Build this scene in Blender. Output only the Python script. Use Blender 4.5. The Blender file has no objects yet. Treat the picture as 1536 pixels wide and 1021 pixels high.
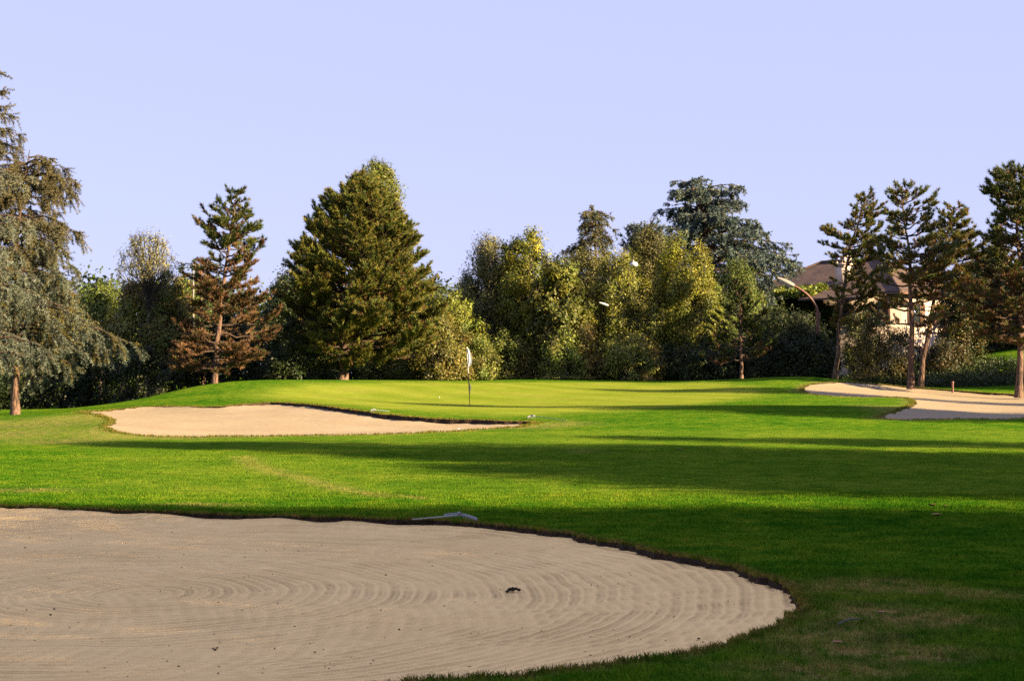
import bpy, math, random
import numpy as np
from mathutils import Vector
from mathutils.geometry import delaunay_2d_cdt

# ------------------------------------------------------------------ camera, world, sun, exposure
FPX, CX, CY, HORIZON = 2560.0, 768.0, 510.5, 560.0      # photo pixels
EYE = 1.6
PITCH = math.atan((HORIZON - CY) / FPX)
scene = bpy.context.scene
COL = scene.collection

cam_data = bpy.data.cameras.new('camera')
cam_data.lens = 60.0
cam_data.sensor_width = 36.0
cam_data.clip_start = 0.1
cam_data.clip_end = 6000.0
cam = bpy.data.objects.new('camera', cam_data)
COL.objects.link(cam)
cam.location = (0, 0, EYE)
cam.rotation_euler = (math.radians(90) + PITCH, 0, 0)
scene.camera = cam

SUN_EL = math.radians(21.0)
SUN_AZ = math.radians(-24.0)                              # direction towards the sun, measured from +X
SUN_DIR = Vector((math.cos(SUN_EL) * math.cos(SUN_AZ), math.cos(SUN_EL) * math.sin(SUN_AZ), math.sin(SUN_EL)))

world = bpy.data.worlds.new("World")
scene.world = world
world.use_nodes = True
wn, wl = world.node_tree.nodes, world.node_tree.links
wn.clear()
w_out = wn.new('ShaderNodeOutputWorld')
w_bg = wn.new('ShaderNodeBackground')
w_sky = wn.new('ShaderNodeTexSky')
w_sky.sky_type = 'NISHITA'
w_sky.sun_disc = False
w_sky.sun_elevation = SUN_EL
w_sky.sun_rotation = math.pi / 2 - SUN_AZ                 # Blender measures clockwise from +Y
w_sky.altitude = 100
w_sky.air_density = 1.0
w_sky.dust_density = 0.6
w_sky.ozone_density = 1.5
w_mix = wn.new('ShaderNodeMix'); w_mix.data_type = 'RGBA'; w_mix.blend_type = 'MIX'
w_mix.inputs[0].default_value = 0.88
w_mix.inputs[7].default_value = (2.38, 2.50, 4.1, 1)       # flat lavender mixed over the sky, sets most of its colour
w_bg.inputs['Strength'].default_value = 0.05
wl.new(w_sky.outputs[0], w_mix.inputs[6])
wl.new(w_mix.outputs[2], w_bg.inputs[0])
wl.new(w_bg.outputs[0], w_out.inputs[0])

sun_data = bpy.data.lights.new('sun', 'SUN')
sun_data.energy = 5.0
sun_data.angle = math.radians(0.53)
sun_data.color = (1.0, 0.75, 0.43)
sun = bpy.data.objects.new('sun', sun_data)
COL.objects.link(sun)
sun.rotation_euler = SUN_DIR.to_track_quat('Z', 'Y').to_euler()
sun.location = (60, -30, 40)

scene.view_settings.view_transform = 'Standard'
scene.view_settings.look = 'None'
scene.view_settings.exposure = 2.35
scene.view_settings.gamma = 1.0
scene.cycles.max_bounces = 8
scene.cycles.diffuse_bounces = 3
scene.cycles.transmission_bounces = 6
scene.cycles.transparent_max_bounces = 6
scene.cycles.use_denoising = False

# ------------------------------------------------------------------ helpers
RNG = np.random.default_rng(7)

def at(px, py, d):
    """photo pixel at depth d (metres along +Y) -> world point"""
    u = -(py - CY)
    y = FPX * math.cos(PITCH) - u * math.sin(PITCH)
    z = FPX * math.sin(PITCH) + u * math.cos(PITCH)
    t = d / y
    return np.array([(px - CX) * t, d, EYE + z * t])

def tag(o, label=None, cat=None, group=None, kind=None):
    if label: o['label'] = label
    if cat: o['category'] = cat
    if group: o['group'] = group
    if kind: o['kind'] = kind
    return o

def empty(name, loc, rz=0.0):
    o = bpy.data.objects.new(name, None)
    COL.objects.link(o)
    o.empty_display_size = 0.3
    o.location = loc
    o.rotation_euler = (0, 0, rz)
    return o

class Geo:
    """collects vertices, faces and an RGB attribute; builds one mesh object"""
    def __init__(self):
        self.V, self.F, self.C, self.n = [], [], [], 0
    def add(self, V, F, C=None):
        V = np.asarray(V, dtype=np.float64).reshape(-1, 3)
        F = np.asarray(F, dtype=np.int64)
        self.V.append(V)
        self.F.append(F + self.n)
        if C is None: C = (0.5, 0.5, 0.5)
        C = np.asarray(C, dtype=np.float64)
        if C.ndim == 1: C = np.tile(C[:3], (len(V), 1))
        self.C.append(C)
        self.n += len(V)
    def build(self, name, mat, parent=None, smooth=False, loc=None, attrs=None):
        me = bpy.data.meshes.new(name)
        V = np.concatenate(self.V) if self.V else np.zeros((0, 3))
        if loc is not None: V = V - np.asarray(loc)[None]
        me.vertices.add(len(V)); me.vertices.foreach_set('co', V.astype(np.float32).ravel())
        tot = np.concatenate([np.full(len(f), f.shape[1]) for f in self.F])
        idx = np.concatenate([f.ravel() for f in self.F])
        me.loops.add(len(idx)); me.loops.foreach_set('vertex_index', idx.astype(np.int32))
        me.polygons.add(len(tot))
        starts = np.concatenate([[0], np.cumsum(tot)[:-1]]).astype(np.int32)
        me.polygons.foreach_set('loop_start', starts)
        me.polygons.foreach_set('loop_total', tot.astype(np.int32))
        if smooth: me.polygons.foreach_set('use_smooth', np.ones(len(tot), dtype=bool))
        a = me.attributes.new('tint', 'FLOAT_COLOR', 'POINT')
        C = np.concatenate(self.C)
        a.data.foreach_set('color', np.concatenate([C, np.ones((len(C), 1))], 1).astype(np.float32).ravel())
        if attrs:
            for k, v in attrs.items():
                b = me.attributes.new(k, 'FLOAT', 'POINT')
                b.data.foreach_set('value', np.asarray(v, dtype=np.float32))
        me.update(calc_edges=True)
        me.validate()
        me.materials.append(mat)
        o = bpy.data.objects.new(name, me)
        COL.objects.link(o)
        if parent is not None: o.parent = parent
        elif loc is not None: o.location = loc
        return o

def norm(a):
    return a / np.maximum(np.linalg.norm(a, axis=-1, keepdims=True), 1e-9)

def tube(g, pts, radii, sides=7, col=None, cap=True):
    pts = np.asarray(pts, float); n = len(pts)
    radii = np.broadcast_to(np.asarray(radii, float), (n,))
    T = np.gradient(pts, axis=0); T = norm(T)
    ref = np.array([0, 0, 1.0]) if abs(T[:, 2]).mean() < 0.8 else np.array([1.0, 0, 0])
    A = norm(np.cross(T, ref)); B = np.cross(T, A)
    th = np.linspace(0, 2 * np.pi, sides, endpoint=False)
    V = (pts[:, None] + radii[:, None, None] * (np.cos(th)[None, :, None] * A[:, None] + np.sin(th)[None, :, None] * B[:, None])).reshape(-1, 3)
    i = np.arange(n - 1)[:, None] * sides; j = np.arange(sides)[None]; k = (j + 1) % sides
    F = np.stack([i + j, i + k, i + sides + k, i + sides + j], -1).reshape(-1, 4)
    g.add(V, F, col)
    if cap:
        for e in (0, n - 1):
            base = np.arange(sides) + e * sides
            c = g.n
            ring = V[base]
            order = np.arange(sides)
            F2 = np.stack([order, (order + 1) % sides, np.full(sides, sides)], -1)
            g.add(np.vstack([ring, pts[e][None]]), F2, col)

def box(g, c, s, rz=0.0, col=None, rx=0.0):
    h = np.array(s) / 2
    P = np.array([[sx, sy, sz] for sx in (-1, 1) for sy in (-1, 1) for sz in (-1, 1)], float) * h
    cr, sr = math.cos(rx), math.sin(rx)
    P = P @ np.array([[1, 0, 0], [0, cr, sr], [0, -sr, cr]])
    cz, sz_ = math.cos(rz), math.sin(rz)
    P = P @ np.array([[cz, sz_, 0], [-sz_, cz, 0], [0, 0, 1]])
    F = [[0, 1, 3, 2], [4, 6, 7, 5], [0, 4, 5, 1], [2, 3, 7, 6], [0, 2, 6, 4], [1, 5, 7, 3]]
    g.add(P + np.array(c), F, col)

def segs(g, A, B, ra, rb, cols):
    """many thin three-sided twigs at once; A, B (n,3)"""
    A = np.asarray(A); B = np.asarray(B); n = len(A)
    if n == 0: return
    T = norm(B - A)
    X = norm(np.cross(T, np.array([0.3, 0.2, 0.93])[None])); Y = np.cross(T, X)
    ra = np.broadcast_to(ra, (n,)); rb = np.broadcast_to(rb, (n,))
    rings = []
    for k in range(3):
        a = 2 * np.pi * k / 3
        d = math.cos(a) * X + math.sin(a) * Y
        rings.append(A + d * ra[:, None])
    for k in range(3):
        a = 2 * np.pi * k / 3
        d = math.cos(a) * X + math.sin(a) * Y
        rings.append(B + d * rb[:, None])
    V = np.stack(rings, 1).reshape(-1, 3)
    b = np.arange(n)[:, None] * 6
    F = np.concatenate([b + np.array([[0, 1, 4, 3]]), b + np.array([[1, 2, 5, 4]]), b + np.array([[2, 0, 3, 5]])])
    C = np.asarray(cols, float)
    if C.ndim == 2: C = np.repeat(C, 6, 0)
    g.add(V, F, C)

def needles(g, P, D, m, length, width, spread, cols, rng, jitter=0.0):
    """m thin triangular needles from each tuft point P along D"""
    n = len(P)
    if n == 0: return
    P = np.repeat(P, m, 0); D = np.repeat(D, m, 0); C = np.repeat(cols, m, 0)
    d = norm(D + rng.normal(0, spread, D.shape))
    L = (length * rng.uniform(0.6, 1.15, len(P)))[:, None]
    P = P + rng.normal(0, jitter, P.shape) if jitter else P
    s = norm(np.cross(d, rng.normal(0, 1, d.shape))) * (width / 2)
    V = np.stack([P - s, P + s, P + d * L], 1).reshape(-1, 3)
    F = np.arange(len(V)).reshape(-1, 3)
    C = C * rng.uniform(0.75, 1.25, (len(P), 1))
    g.add(V, F, np.repeat(C, 3, 0))

def leaves(g, P, size, cols, rng, up=0.3, aspect=0.55, out=None):
    """one kite-shaped, slightly folded leaf at each point"""
    n = len(P)
    if n == 0: return
    d = norm(rng.normal(0, 1, (n, 3)) + np.array([0, 0, -0.3]))
    nn = norm(rng.normal(0, 1, (n, 3)) + np.array([0, 0, up]))
    if out is not None:
        nn = norm(rng.normal(0, .55, (n, 3)) + norm(out) * .9 + np.array([0, 0, up]))
        d = norm(d - (d * nn).sum(1, keepdims=True) * nn)
    s = norm(np.cross(d, nn))
    L = size * rng.uniform(0.6, 1.25, (n, 1)); W = L * aspect
    f = norm(np.cross(s, d)) * (W * 0.18)
    V = np.stack([P, P + d * L * 0.5 + s * W * 0.5 + f, P + d * L, P + d * L * 0.5 - s * W * 0.5 + f], 1).reshape(-1, 3)
    F = np.arange(len(V)).reshape(-1, 4)
    C = cols * rng.uniform(0.85, 1.18, (n, 1))
    g.add(V, F, np.repeat(C, 4, 0))

# ------------------------------------------------------------------ materials
def new_mat(name):
    m = bpy.data.materials.new(name); m.use_nodes = True
    nt = m.node_tree; nt.nodes.clear()
    out = nt.nodes.new('ShaderNodeOutputMaterial')
    return m, nt, out

def N(nt, t, **kw):
    n = nt.nodes.new(t)
    for k, v in kw.items():
        if k.startswith('i_'):
            key = k[2:]
            n.inputs[int(key) if key.isdigit() else key.replace('_', ' ')].default_value = v
        else: setattr(n, k, v)
    return n

def noise(nt, vec, scale, detail=4, rough=0.55, dist=0.0):
    n = N(nt, 'ShaderNodeTexNoise'); n.inputs['Scale'].default_value = scale
    n.inputs['Detail'].default_value = detail; n.inputs['Roughness'].default_value = rough
    n.inputs['Distortion'].default_value = dist
    if vec is not None: nt.links.new(vec, n.inputs['Vector'])
    return n.outputs['Fac']

def ramp(nt, fac, stops):
    r = N(nt, 'ShaderNodeValToRGB')
    while len(r.color_ramp.elements) < len(stops): r.color_ramp.elements.new(0.5)
    for e, (p, c) in zip(r.color_ramp.elements, stops):
        e.position = p; e.color = (*c, 1) if not np.isscalar(c) else (c, c, c, 1)
    nt.links.new(fac, r.inputs[0])
    return r.outputs[0]

def mix(nt, fac, a, b, blend='MIX'):
    m = N(nt, 'ShaderNodeMix', data_type='RGBA', blend_type=blend)
    for s, v in ((0, fac), (6, a), (7, b)):
        if hasattr(v, 'links'): nt.links.new(v, m.inputs[s])
        elif s == 0: m.inputs[0].default_value = v
        else: m.inputs[s].default_value = (*v, 1)
    return m.outputs[2]

def math_(nt, op, a, b=None, clamp=False):
    m = N(nt, 'ShaderNodeMath', operation=op, use_clamp=clamp)
    for s, v in ((0, a), (1, b)):
        if v is None: continue
        if hasattr(v, 'links'): nt.links.new(v, m.inputs[s])
        else: m.inputs[s].default_value = v
    return m.outputs[0]

def mapping(nt, vec, scale=(1, 1, 1), loc=(0, 0, 0), rot=(0, 0, 0)):
    m = N(nt, 'ShaderNodeMapping'); nt.links.new(vec, m.inputs[0])
    m.inputs['Scale'].default_value = scale; m.inputs['Location'].default_value = loc; m.inputs['Rotation'].default_value = rot
    return m.outputs[0]

def bump(nt, h, strength, dist, normal=None):
    b = N(nt, 'ShaderNodeBump'); nt.links.new(h, b.inputs['Height'])
    b.inputs['Strength'].default_value = strength; b.inputs['Distance'].default_value = dist
    if normal is not None: nt.links.new(normal, b.inputs['Normal'])
    return b.outputs[0]

def attr(nt, name, out='Fac'):
    return N(nt, 'ShaderNodeAttribute', attribute_name=name).outputs[out]

def foliage_mat(name, transl=0.25, rough=0.55):
    m, nt, out = new_mat(name)
    c = attr(nt, 'tint', 'Color')
    geo = N(nt, 'ShaderNodeNewGeometry')
    nz = noise(nt, geo.outputs['Position'], 0.9, 3)
    v = ramp(nt, nz, [(0.3, 0.55), (0.7, 1.05)])
    c2 = mix(nt, 1.0, c, v, 'MULTIPLY')
    p = N(nt, 'ShaderNodeBsdfPrincipled'); p.inputs['Roughness'].default_value = rough
    p.inputs['Specular IOR Level'].default_value = 0.25
    nt.links.new(c2, p.inputs['Base Color'])
    t = N(nt, 'ShaderNodeBsdfTranslucent'); nt.links.new(mix(nt, 1.0, c2, (1.3, 1.25, 0.5), 'MULTIPLY'), t.inputs[0])
    s = N(nt, 'ShaderNodeMixShader'); s.inputs[0].default_value = transl
    nt.links.new(p.outputs[0], s.inputs[1]); nt.links.new(t.outputs[0], s.inputs[2])
    nt.links.new(s.outputs[0], out.inputs[0])
    return m

def bark_mat(name, a, b, scale=6.0):
    m, nt, out = new_mat(name)
    tc = N(nt, 'ShaderNodeTexCoord').outputs['Object']
    mp = mapping(nt, tc, (scale, scale, scale * 0.3))
    n1 = noise(nt, mp, 2.0, 5, 0.65, 0.4)
    c = ramp(nt, n1, [(0.42, a), (0.60, b)])
    c = mix(nt, 1.0, c, ramp(nt, noise(nt, tc, 1.3, 2), [(0.3, 0.55), (0.7, 0.9)]), 'MULTIPLY')
    c = mix(nt, 1.0, c, attr(nt, 'tint', 'Color'), 'MULTIPLY')
    p = N(nt, 'ShaderNodeBsdfPrincipled', i_Roughness=0.9); nt.links.new(c, p.inputs['Base Color'])
    nt.links.new(bump(nt, n1, 1.0, 0.12), p.inputs['Normal'])
    nt.links.new(p.outputs[0], out.inputs[0])
    return m

def paint_mat(name, col, rough=0.5, metal=0.0, var=0.12, scale=8.0):
    m, nt, out = new_mat(name)
    tc = N(nt, 'ShaderNodeTexCoord').outputs['Object']
    n1 = noise(nt, tc, scale, 4)
    v = ramp(nt, n1, [(0.3, 1 - var), (0.7, 1 + var)])
    p = N(nt, 'ShaderNodeBsdfPrincipled', i_Roughness=rough, i_Metallic=metal)
    nt.links.new(mix(nt, 1.0, tuple(col), v, 'MULTIPLY'), p.inputs['Base Color'])
    nt.links.new(bump(nt, n1, 0.15, 0.01), p.inputs['Normal'])
    nt.links.new(p.outputs[0], out.inputs[0])
    return m
# ------------------------------------------------------------------ terrain height field
CP = [  # (px, py, depth) seen in the photograph
 (22,622,62),(100,613,68),(150,612,70),(60,640,47),(60,660,41),
 (165,641,45),(230,654,42.5),(400,654,42.5),(600,650,44),(765,643,47),(840,633,50),
 (130,619,53),(210,610.5,60),(300,612,57),(400,607,57),(480,612,55),(560,622,52.5),(650,630,51),(760,631,51),
 (250,594,67),(300,578.5,70),(330,574,73),(430,572.5,77),(515,571.5,80),(600,572.5,84),(720,570.5,86),(780,567.5,88),
 (900,569.5,88),(1000,571.5,86),(1100,570,84),(1170,565.5,82),(1210,564.5,81),(1260,568.5,80),(1330,578,80),(1365,581.5,80),(1430,586,79),(1536,595,76),
 (705,609,62.7),(900,590,71),(1100,600,64),(500,590,68),(350,592,65),(900,620,54),(1100,620,52),(1150,585,72),(1000,583,76),
 (1207,585,72),(1300,597,66),(1370,604,61),(1345,628,50.5),(1450,627.5,50.5),(1536,627.5,50.5),
 (900,645,45),(1200,642,46),(1400,642,46),
 (1400,574,90),(1480,540,95),(1536,524,97),(1480,529,99),(1420,551,97),(1300,575,92),
]
PTS = [at(*c) for c in CP]
for X in (-15, -6, 0, 6, 15):
    for Y in (0, 8, 16, 25, 34):
        PTS.append(np.array([X, Y, 0.02 * math.sin(X + Y)]))
for p in [(-30,20,0),(30,20,.1),(-40,50,0),(-30,62,0.05),(-22,75,0.0),(-17.5,74,.15),(-20,80,.0),(-16.5,84,.2),(-26,70,0),(-18,90,.1),(-30,95,0.1),(-15,100,.3),(0,100,.6),(15,100,.7),
          (-20,115,.2),(0,118,.4),(15,118,.5),(30,110,2.6),(42,95,3.4),(30,75,.9),(35,55,.4),(45,40,.3),(-45,90,0.1)]:
    PTS.append(np.array(p, float))
PTS = np.array(PTS)
def _tps_fit(P, lam=0.6):
    n = len(P); S = 30.0
    xy = P[:, :2] / S
    d = np.linalg.norm(xy[:, None] - xy[None], axis=-1)
    K = np.where(d > 0, d * d * np.log(np.maximum(d, 1e-9)), 0) + np.eye(n) * lam * 1e-3
    A = np.zeros((n + 3, n + 3)); A[:n, :n] = K; A[:n, n] = 1; A[:n, n + 1:] = xy; A[n, :n] = 1; A[n + 1:, :n] = xy.T
    w = np.linalg.solve(A, np.concatenate([P[:, 2], [0, 0, 0]]))
    return xy, w, S
TXY, TW, TS = _tps_fit(PTS)
def H(x, y):
    x = np.atleast_1d(np.asarray(x, float)); y = np.atleast_1d(np.asarray(y, float))
    out = np.empty(x.shape)
    for i in range(0, len(x), 20000):
        xs = np.stack([x[i:i + 20000], y[i:i + 20000]], 1) / TS
        d2 = ((xs[:, None] - TXY[None]) ** 2).sum(-1)
        K = 0.5 * d2 * np.log(np.maximum(d2, 1e-18))
        out[i:i + 20000] = K @ TW[:-3] + TW[-3] + xs @ TW[-2:]
    dx = np.maximum(np.abs(x) - 42, 0); dy = np.maximum(np.maximum(-y - 2, y - 116), 0)
    w = np.clip(np.hypot(dx, dy) / 35, 0, 1); w = w * w * (3 - 2 * w)
    out = np.clip(out, -1.5, 6)
    mic = 0.012 * np.sin(x * 1.9 + 0.7 * np.sin(y * 1.3)) * np.sin(y * 1.45 + 1.1 * np.sin(x * 0.9)) + 0.006 * np.sin(x * 5.1 + y * 3.3) * np.sin(y * 4.2 - x * 2.7)
    return out * (1 - w) + 0.5 * w + mic * (y < 60)
def Hs(x, y): return float(H([x], [y])[0])
def on_ground(px, py, d0=6.0, d1=130.0):
    """first place where the ray through the pixel meets the terrain"""
    ds = np.arange(d0, d1, 0.05)
    u = -(py - CY); yy = FPX * math.cos(PITCH) - u * math.sin(PITCH); zz = FPX * math.sin(PITCH) + u * math.cos(PITCH)
    X = (px - CX) / yy * ds; Z = EYE + zz / yy * ds
    h = H(X, ds)
    k = np.argmax(h >= Z)
    if h[k] < Z[k]: k = int(np.argmin(Z - h))
    return np.array([X[k], ds[k], h[k]])

def spline(P, closed, step):
    P = np.asarray(P, float)
    if closed: Q = np.vstack([P[-1], P, P[:2]])
    else: Q = np.vstack([2 * P[0] - P[1], P, 2 * P[-1] - P[-2]])
    out = []
    for i in range(1, len(Q) - 2):
        a, b, c, d = Q[i - 1], Q[i], Q[i + 1], Q[i + 2]
        n = max(2, int(np.linalg.norm((c - b)[:2]) / step))
        t = np.linspace(0, 1, n, endpoint=False)[:, None]
        out.append(0.5 * ((2 * b) + (-a + c) * t + (2 * a - 5 * b + 4 * c - d) * t ** 2 + (-a + 3 * b - 3 * c + d) * t ** 3))
    return np.vstack(out)

def inside(poly, x, y):
    r = np.zeros(len(x), bool)
    px, py = poly[:, 0], poly[:, 1]
    qx, qy = np.roll(px, -1), np.roll(py, -1)
    for i in range(0, len(x), 8000):
        xs = x[i:i + 8000, None]; ys = y[i:i + 8000, None]
        c = (py[None] > ys) != (qy[None] > ys)
        t = (qx - px)[None] * (ys - py[None]) / np.where(np.abs(qy - py) < 1e-12, 1e-12, qy - py)[None] + px[None]
        r[i:i + 8000] = (np.sum(c & (xs < t), 1) % 2) == 1
    return r

def dist_to(poly, x, y, vals=None):
    d = np.empty(len(x)); v = np.empty(len(x))
    for i in range(0, len(x), 4000):
        q = (x[i:i + 4000, None] - poly[None, :, 0]) ** 2 + (y[i:i + 4000, None] - poly[None, :, 1]) ** 2
        k = q.argmin(1); d[i:i + 4000] = np.sqrt(q[np.arange(len(k)), k])
        if vals is not None:
            w = 1 / (q + 0.05); v[i:i + 4000] = (w * vals[None]).sum(1) / w.sum(1)
    return (d, v) if vals is not None else d

# outlines: photo pixels with the drop of the sand below the turf (metres)
near_px = [(620,1023,.03),(760,1013,.03),(900,1000,.03),(1000,984,.03),(1100,960,.03),(1165,937,.03),(1200,908,.04),(1180,884,.06),
           (1110,856,.08),(1000,832,.08),(860,803,.07),(740,788,.075),(640,781,.07),(460,776,.06),(300,771,.05),(150,765,.035),(0,760,.02),(-160,757,.02)]
left_px = [(125,618,.02),(210,611,.02),(300,610.5,.02),(350,608,.05),(400,604,.10),(440,605,.12),(480,608.5,.13),(520,614,.14),(560,619.5,.15),(620,625.5,.17),
           (700,629.5,.17),(765,632,.15),(800,634,.10),(770,641,.03),(700,645,.02),(600,650,.02),(500,652.5,.02),(400,654,.02),(300,655,.02),(225,654,.02),(180,648,.02),(163,640,.02),(172,632,.02),(160,625,.02)]
right_px = [(1206,584,.02),(1212,578,.03),(1240,574,.04),(1290,573.5,.05),(1340,578,.06),(1400,583,.08),(1460,587.5,.09),(1536,593,.10),(1640,600,.1),
            (1660,616,.03),(1536,627,.02),(1450,628,.02),(1390,628.5,.02),(1345,629,.02),(1322,626,.02),(1350,616,.03),(1372,606,.05),(1366,598,.04),(1340,595.5,.03),(1290,595.5,.02),(1240,593,.02),(1212,589,.02)]
green_px = [(405,592),(430,583),(500,576.5),(600,574.5),(720,574),(860,574),(1000,575),(1080,577),(1110,583),(1120,592),(1060,602),(960,612),(860,618),(760,621),(640,616),(560,609),(480,603)]
def outline(pxs, step, jit, extra=None):
    W = []
    for q in pxs:
        p = on_ground(q[0], q[1])
        W.append([p[0], p[1], q[2] if len(q) > 2 else 0])
    if extra: W += extra
    S = spline(W, True, step); S[:, 2] *= .8
    t = np.linspace(0, 2 * np.pi, len(S), endpoint=False)
    per = np.linalg.norm(np.diff(S[:, :2], axis=0), axis=1).sum()
    nrm = np.roll(S[:, :2], -1, 0) - np.roll(S[:, :2], 1, 0); nrm = norm(np.stack([nrm[:, 1], -nrm[:, 0]], 1))
    w = np.zeros(len(S))
    for k, a in ((per / 1.1, 1.0), (per / .45, .7), (per / .2, .5), (per / .1, .35)):
        k = int(k); w += a * np.sin(k * t + RNG.uniform(0, 6) + 1.5 * np.sin(t * RNG.integers(5, 20)))
    S[:, :2] += nrm * (w * jit)[:, None]
    S[:, 2] *= np.clip(1 + .45 * np.sin(t * per / .6 + 2 * np.sin(t * 9)) + .35 * np.sin(t * per / .23), .35, 2)
    return S
NEAR = outline(near_px, 0.04, 0.026, [[-13, 20, .02], [-14, 12, .02], [-10, 7.2, .02], [-4, 6.4, .02], [-1.6, 8.0, .03]])
LEFT = outline(left_px, 0.10, 0.05)
RIGHT = outline(right_px, 0.15, 0.05)
GREEN = outline(green_px, 0.5, 0.01)

# ------------------------------------------------------------------ planar triangulation shared by turf and sand
def make_points():
    P = []
    y = 5.0
    rows = []
    while y < 100:
        rows.append(y); y *= 1.0125
    for i, y in enumerate(rows):
        s = np.arange(-0.42, 0.42, 0.0125) + (i % 2) * 0.00625
        P.append(np.stack([s * y, np.full(len(s), y)], 1) + RNG.normal(0, 0.0008 * y, (len(s), 2)))
    P = np.vstack(P)
    gx, gy = np.meshgrid(np.arange(-80, 81, 3.0), np.arange(-40, 160, 3.0))
    Q = np.stack([gx.ravel(), gy.ravel()], 1) + RNG.normal(0, .1, (gx.size, 2))
    k = (Q[:, 1] > 4.5) & (Q[:, 1] < 100) & (np.abs(Q[:, 0]) < 0.43 * Q[:, 1])
    Q = Q[~k]
    gx, gy = np.meshgrid(np.arange(-400, 401, 25.0), np.arange(-300, 701, 25.0))
    R = np.stack([gx.ravel(), gy.ravel()], 1)
    R = R[~((np.abs(R[:, 0]) < 82) & (R[:, 1] > -42) & (R[:, 1] < 162))]
    far = np.array([[-5000, -5000], [5000, -5000], [5000, 5000], [-5000, 5000], [0, 5000], [-5000, 0], [5000, 0], [-2000, 2000], [2000, 2000], [-1000, 1000], [1000, 1000]], float)
    # extra detail in the near bunker and along the bank of the left one
    nx, ny = np.meshgrid(np.arange(-10, 2.4, 0.09), np.arange(6.5, 21, 0.11))
    E = np.stack([nx.ravel(), ny.ravel()], 1) + RNG.normal(0, .012, (nx.size, 2))
    E = E[inside(NEAR, E[:, 0], E[:, 1])]
    P = P[~inside(NEAR, P[:, 0], P[:, 1])]
    A = np.vstack([P, Q, R, far, E])
    # keep clear of the outlines
    for O, m in ((NEAR, .035), (LEFT, .09), (RIGHT, .11), (GREEN, .2)):
        lo, hi = O[:, :2].min(0) - 1, O[:, :2].max(0) + 1
        k = np.where(((A > lo) & (A < hi)).all(1))[0]
        d = dist_to(O, A[k, 0], A[k, 1])
        A = np.delete(A, k[d < m], 0)
    return A
FREE = make_points()
coords = [Vector((float(a), float(b))) for a, b in FREE]
edges = []
for O in (NEAR, LEFT, RIGHT, GREEN):
    s = len(coords)
    coords += [Vector((float(a), float(b))) for a, b in O[:, :2]]
    n = len(O)
    edges += [(s + i, s + (i + 1) % n) for i in range(n)]
cv, ce, cf, _, _, _ = delaunay_2d_cdt(coords, edges, [], 0, 1e-6)
CV = np.array([(v.x, v.y) for v in cv]); CF = np.array([f for f in cf if len(f) == 3])
a_, b_, c_ = CV[CF[:, 0]], CV[CF[:, 1]], CV[CF[:, 2]]
ar = (b_[:, 0] - a_[:, 0]) * (c_[:, 1] - a_[:, 1]) - (b_[:, 1] - a_[:, 1]) * (c_[:, 0] - a_[:, 0])
CF[ar < 0] = CF[ar < 0][:, ::-1]
CF = CF[np.abs(ar) > 1e-9]
CEN = CV[CF].mean(1)
IN = {}
for key, O in (('near', NEAR), ('left', LEFT), ('right', RIGHT), ('green', GREEN)):
    IN[key] = inside(O, CEN[:, 0], CEN[:, 1])
CZ = H(CV[:, 0], CV[:, 1])

# where the turf is dry, and how it is cut
DRY = [(1310,880,.55,.5),(1390,888,.5,.25),(1455,893,.45,.3),(1240,885,.4,.35),(1310,925,.7,.6),(1400,930,.5,.4),(1220,955,.7,.35),(1290,975,.6,.4),(1370,980,.5,.3),(1240,1005,.6,.3),
       (20,650,2.2,2.5),(90,662,1.6,1.2),(150,648,1.3,2.0),(60,636,3,3),(110,628,1.6,2.5),(160,656,1.4,1.2),(240,657,2.0,.5),(1352,618,1.0,2.2),(1330,612,1.0,3),
       (720,640,2.0,1.2),(800,640,1.5,1.0),(840,636,1.2,1.2),(300,757,.9,.25),(50,735,.8,.4),(875,676,.35,.8)]
_dw = []
for q in DRY:
    p = on_ground(q[0], q[1]); _dw.append((p[0], p[1], q[2], q[3]))
LINE = np.array([on_ground(*q)[:2] for q in [(366,684),(372,692),(385,700),(420,710),(470,722),(520,735),(570,743),(640,748)]])
LINE = spline(np.hstack([LINE, np.zeros((len(LINE), 1))]), False, 0.1)[:, :2]
def dryness(x, y):
    v = np.zeros(len(x))
    for (a, b, rx, ry) in _dw:
        v = np.maximum(v, (0.8 if b < 14 else .5) * np.exp(-(((x - a) / (rx * .75)) ** 2 + ((y - b) / ry) ** 2)))
    k = (y > 15) & (y < 40) & (np.abs(x) < 15)
    if k.any():
        d = dist_to(LINE, x[k], y[k]); v[k] = np.maximum(v[k], 0.45 * np.exp(-(d / 0.2) ** 2))
    for O, w in ((NEAR, .10), (LEFT, .22), (RIGHT, .22)):
        k = (x > O[:, 0].min() - 2) & (x < O[:, 0].max() + 2) & (y > O[:, 1].min() - 2) & (y < O[:, 1].max() + 2)
        if k.any():
            d = dist_to(O, x[k], y[k]); v[k] = np.maximum(v[k], 0.7 * np.exp(-(d / w) ** 2))
    return v
def cut_of(x, y):
    """0 rough, 1 close-mown"""
    v = np.zeros(len(x))
    k = (y > 40) & (y < 100) & (np.abs(x) < 35)
    if k.any():
        g = inside(GREEN, x[k], y[k]); d = dist_to(GREEN, x[k], y[k])
        v[k] = np.where(g, 1.0, np.exp(-(d / 1.2) ** 2) * .6)
    fair = np.clip((y - 21.5) / 1.5, 0, 1) * (np.abs(y - 33) < 12) * np.clip((x + 6.5 + (y - 24) * .25) / 1.5, 0, 1)
    return np.maximum(v, fair * 0.22)

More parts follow.
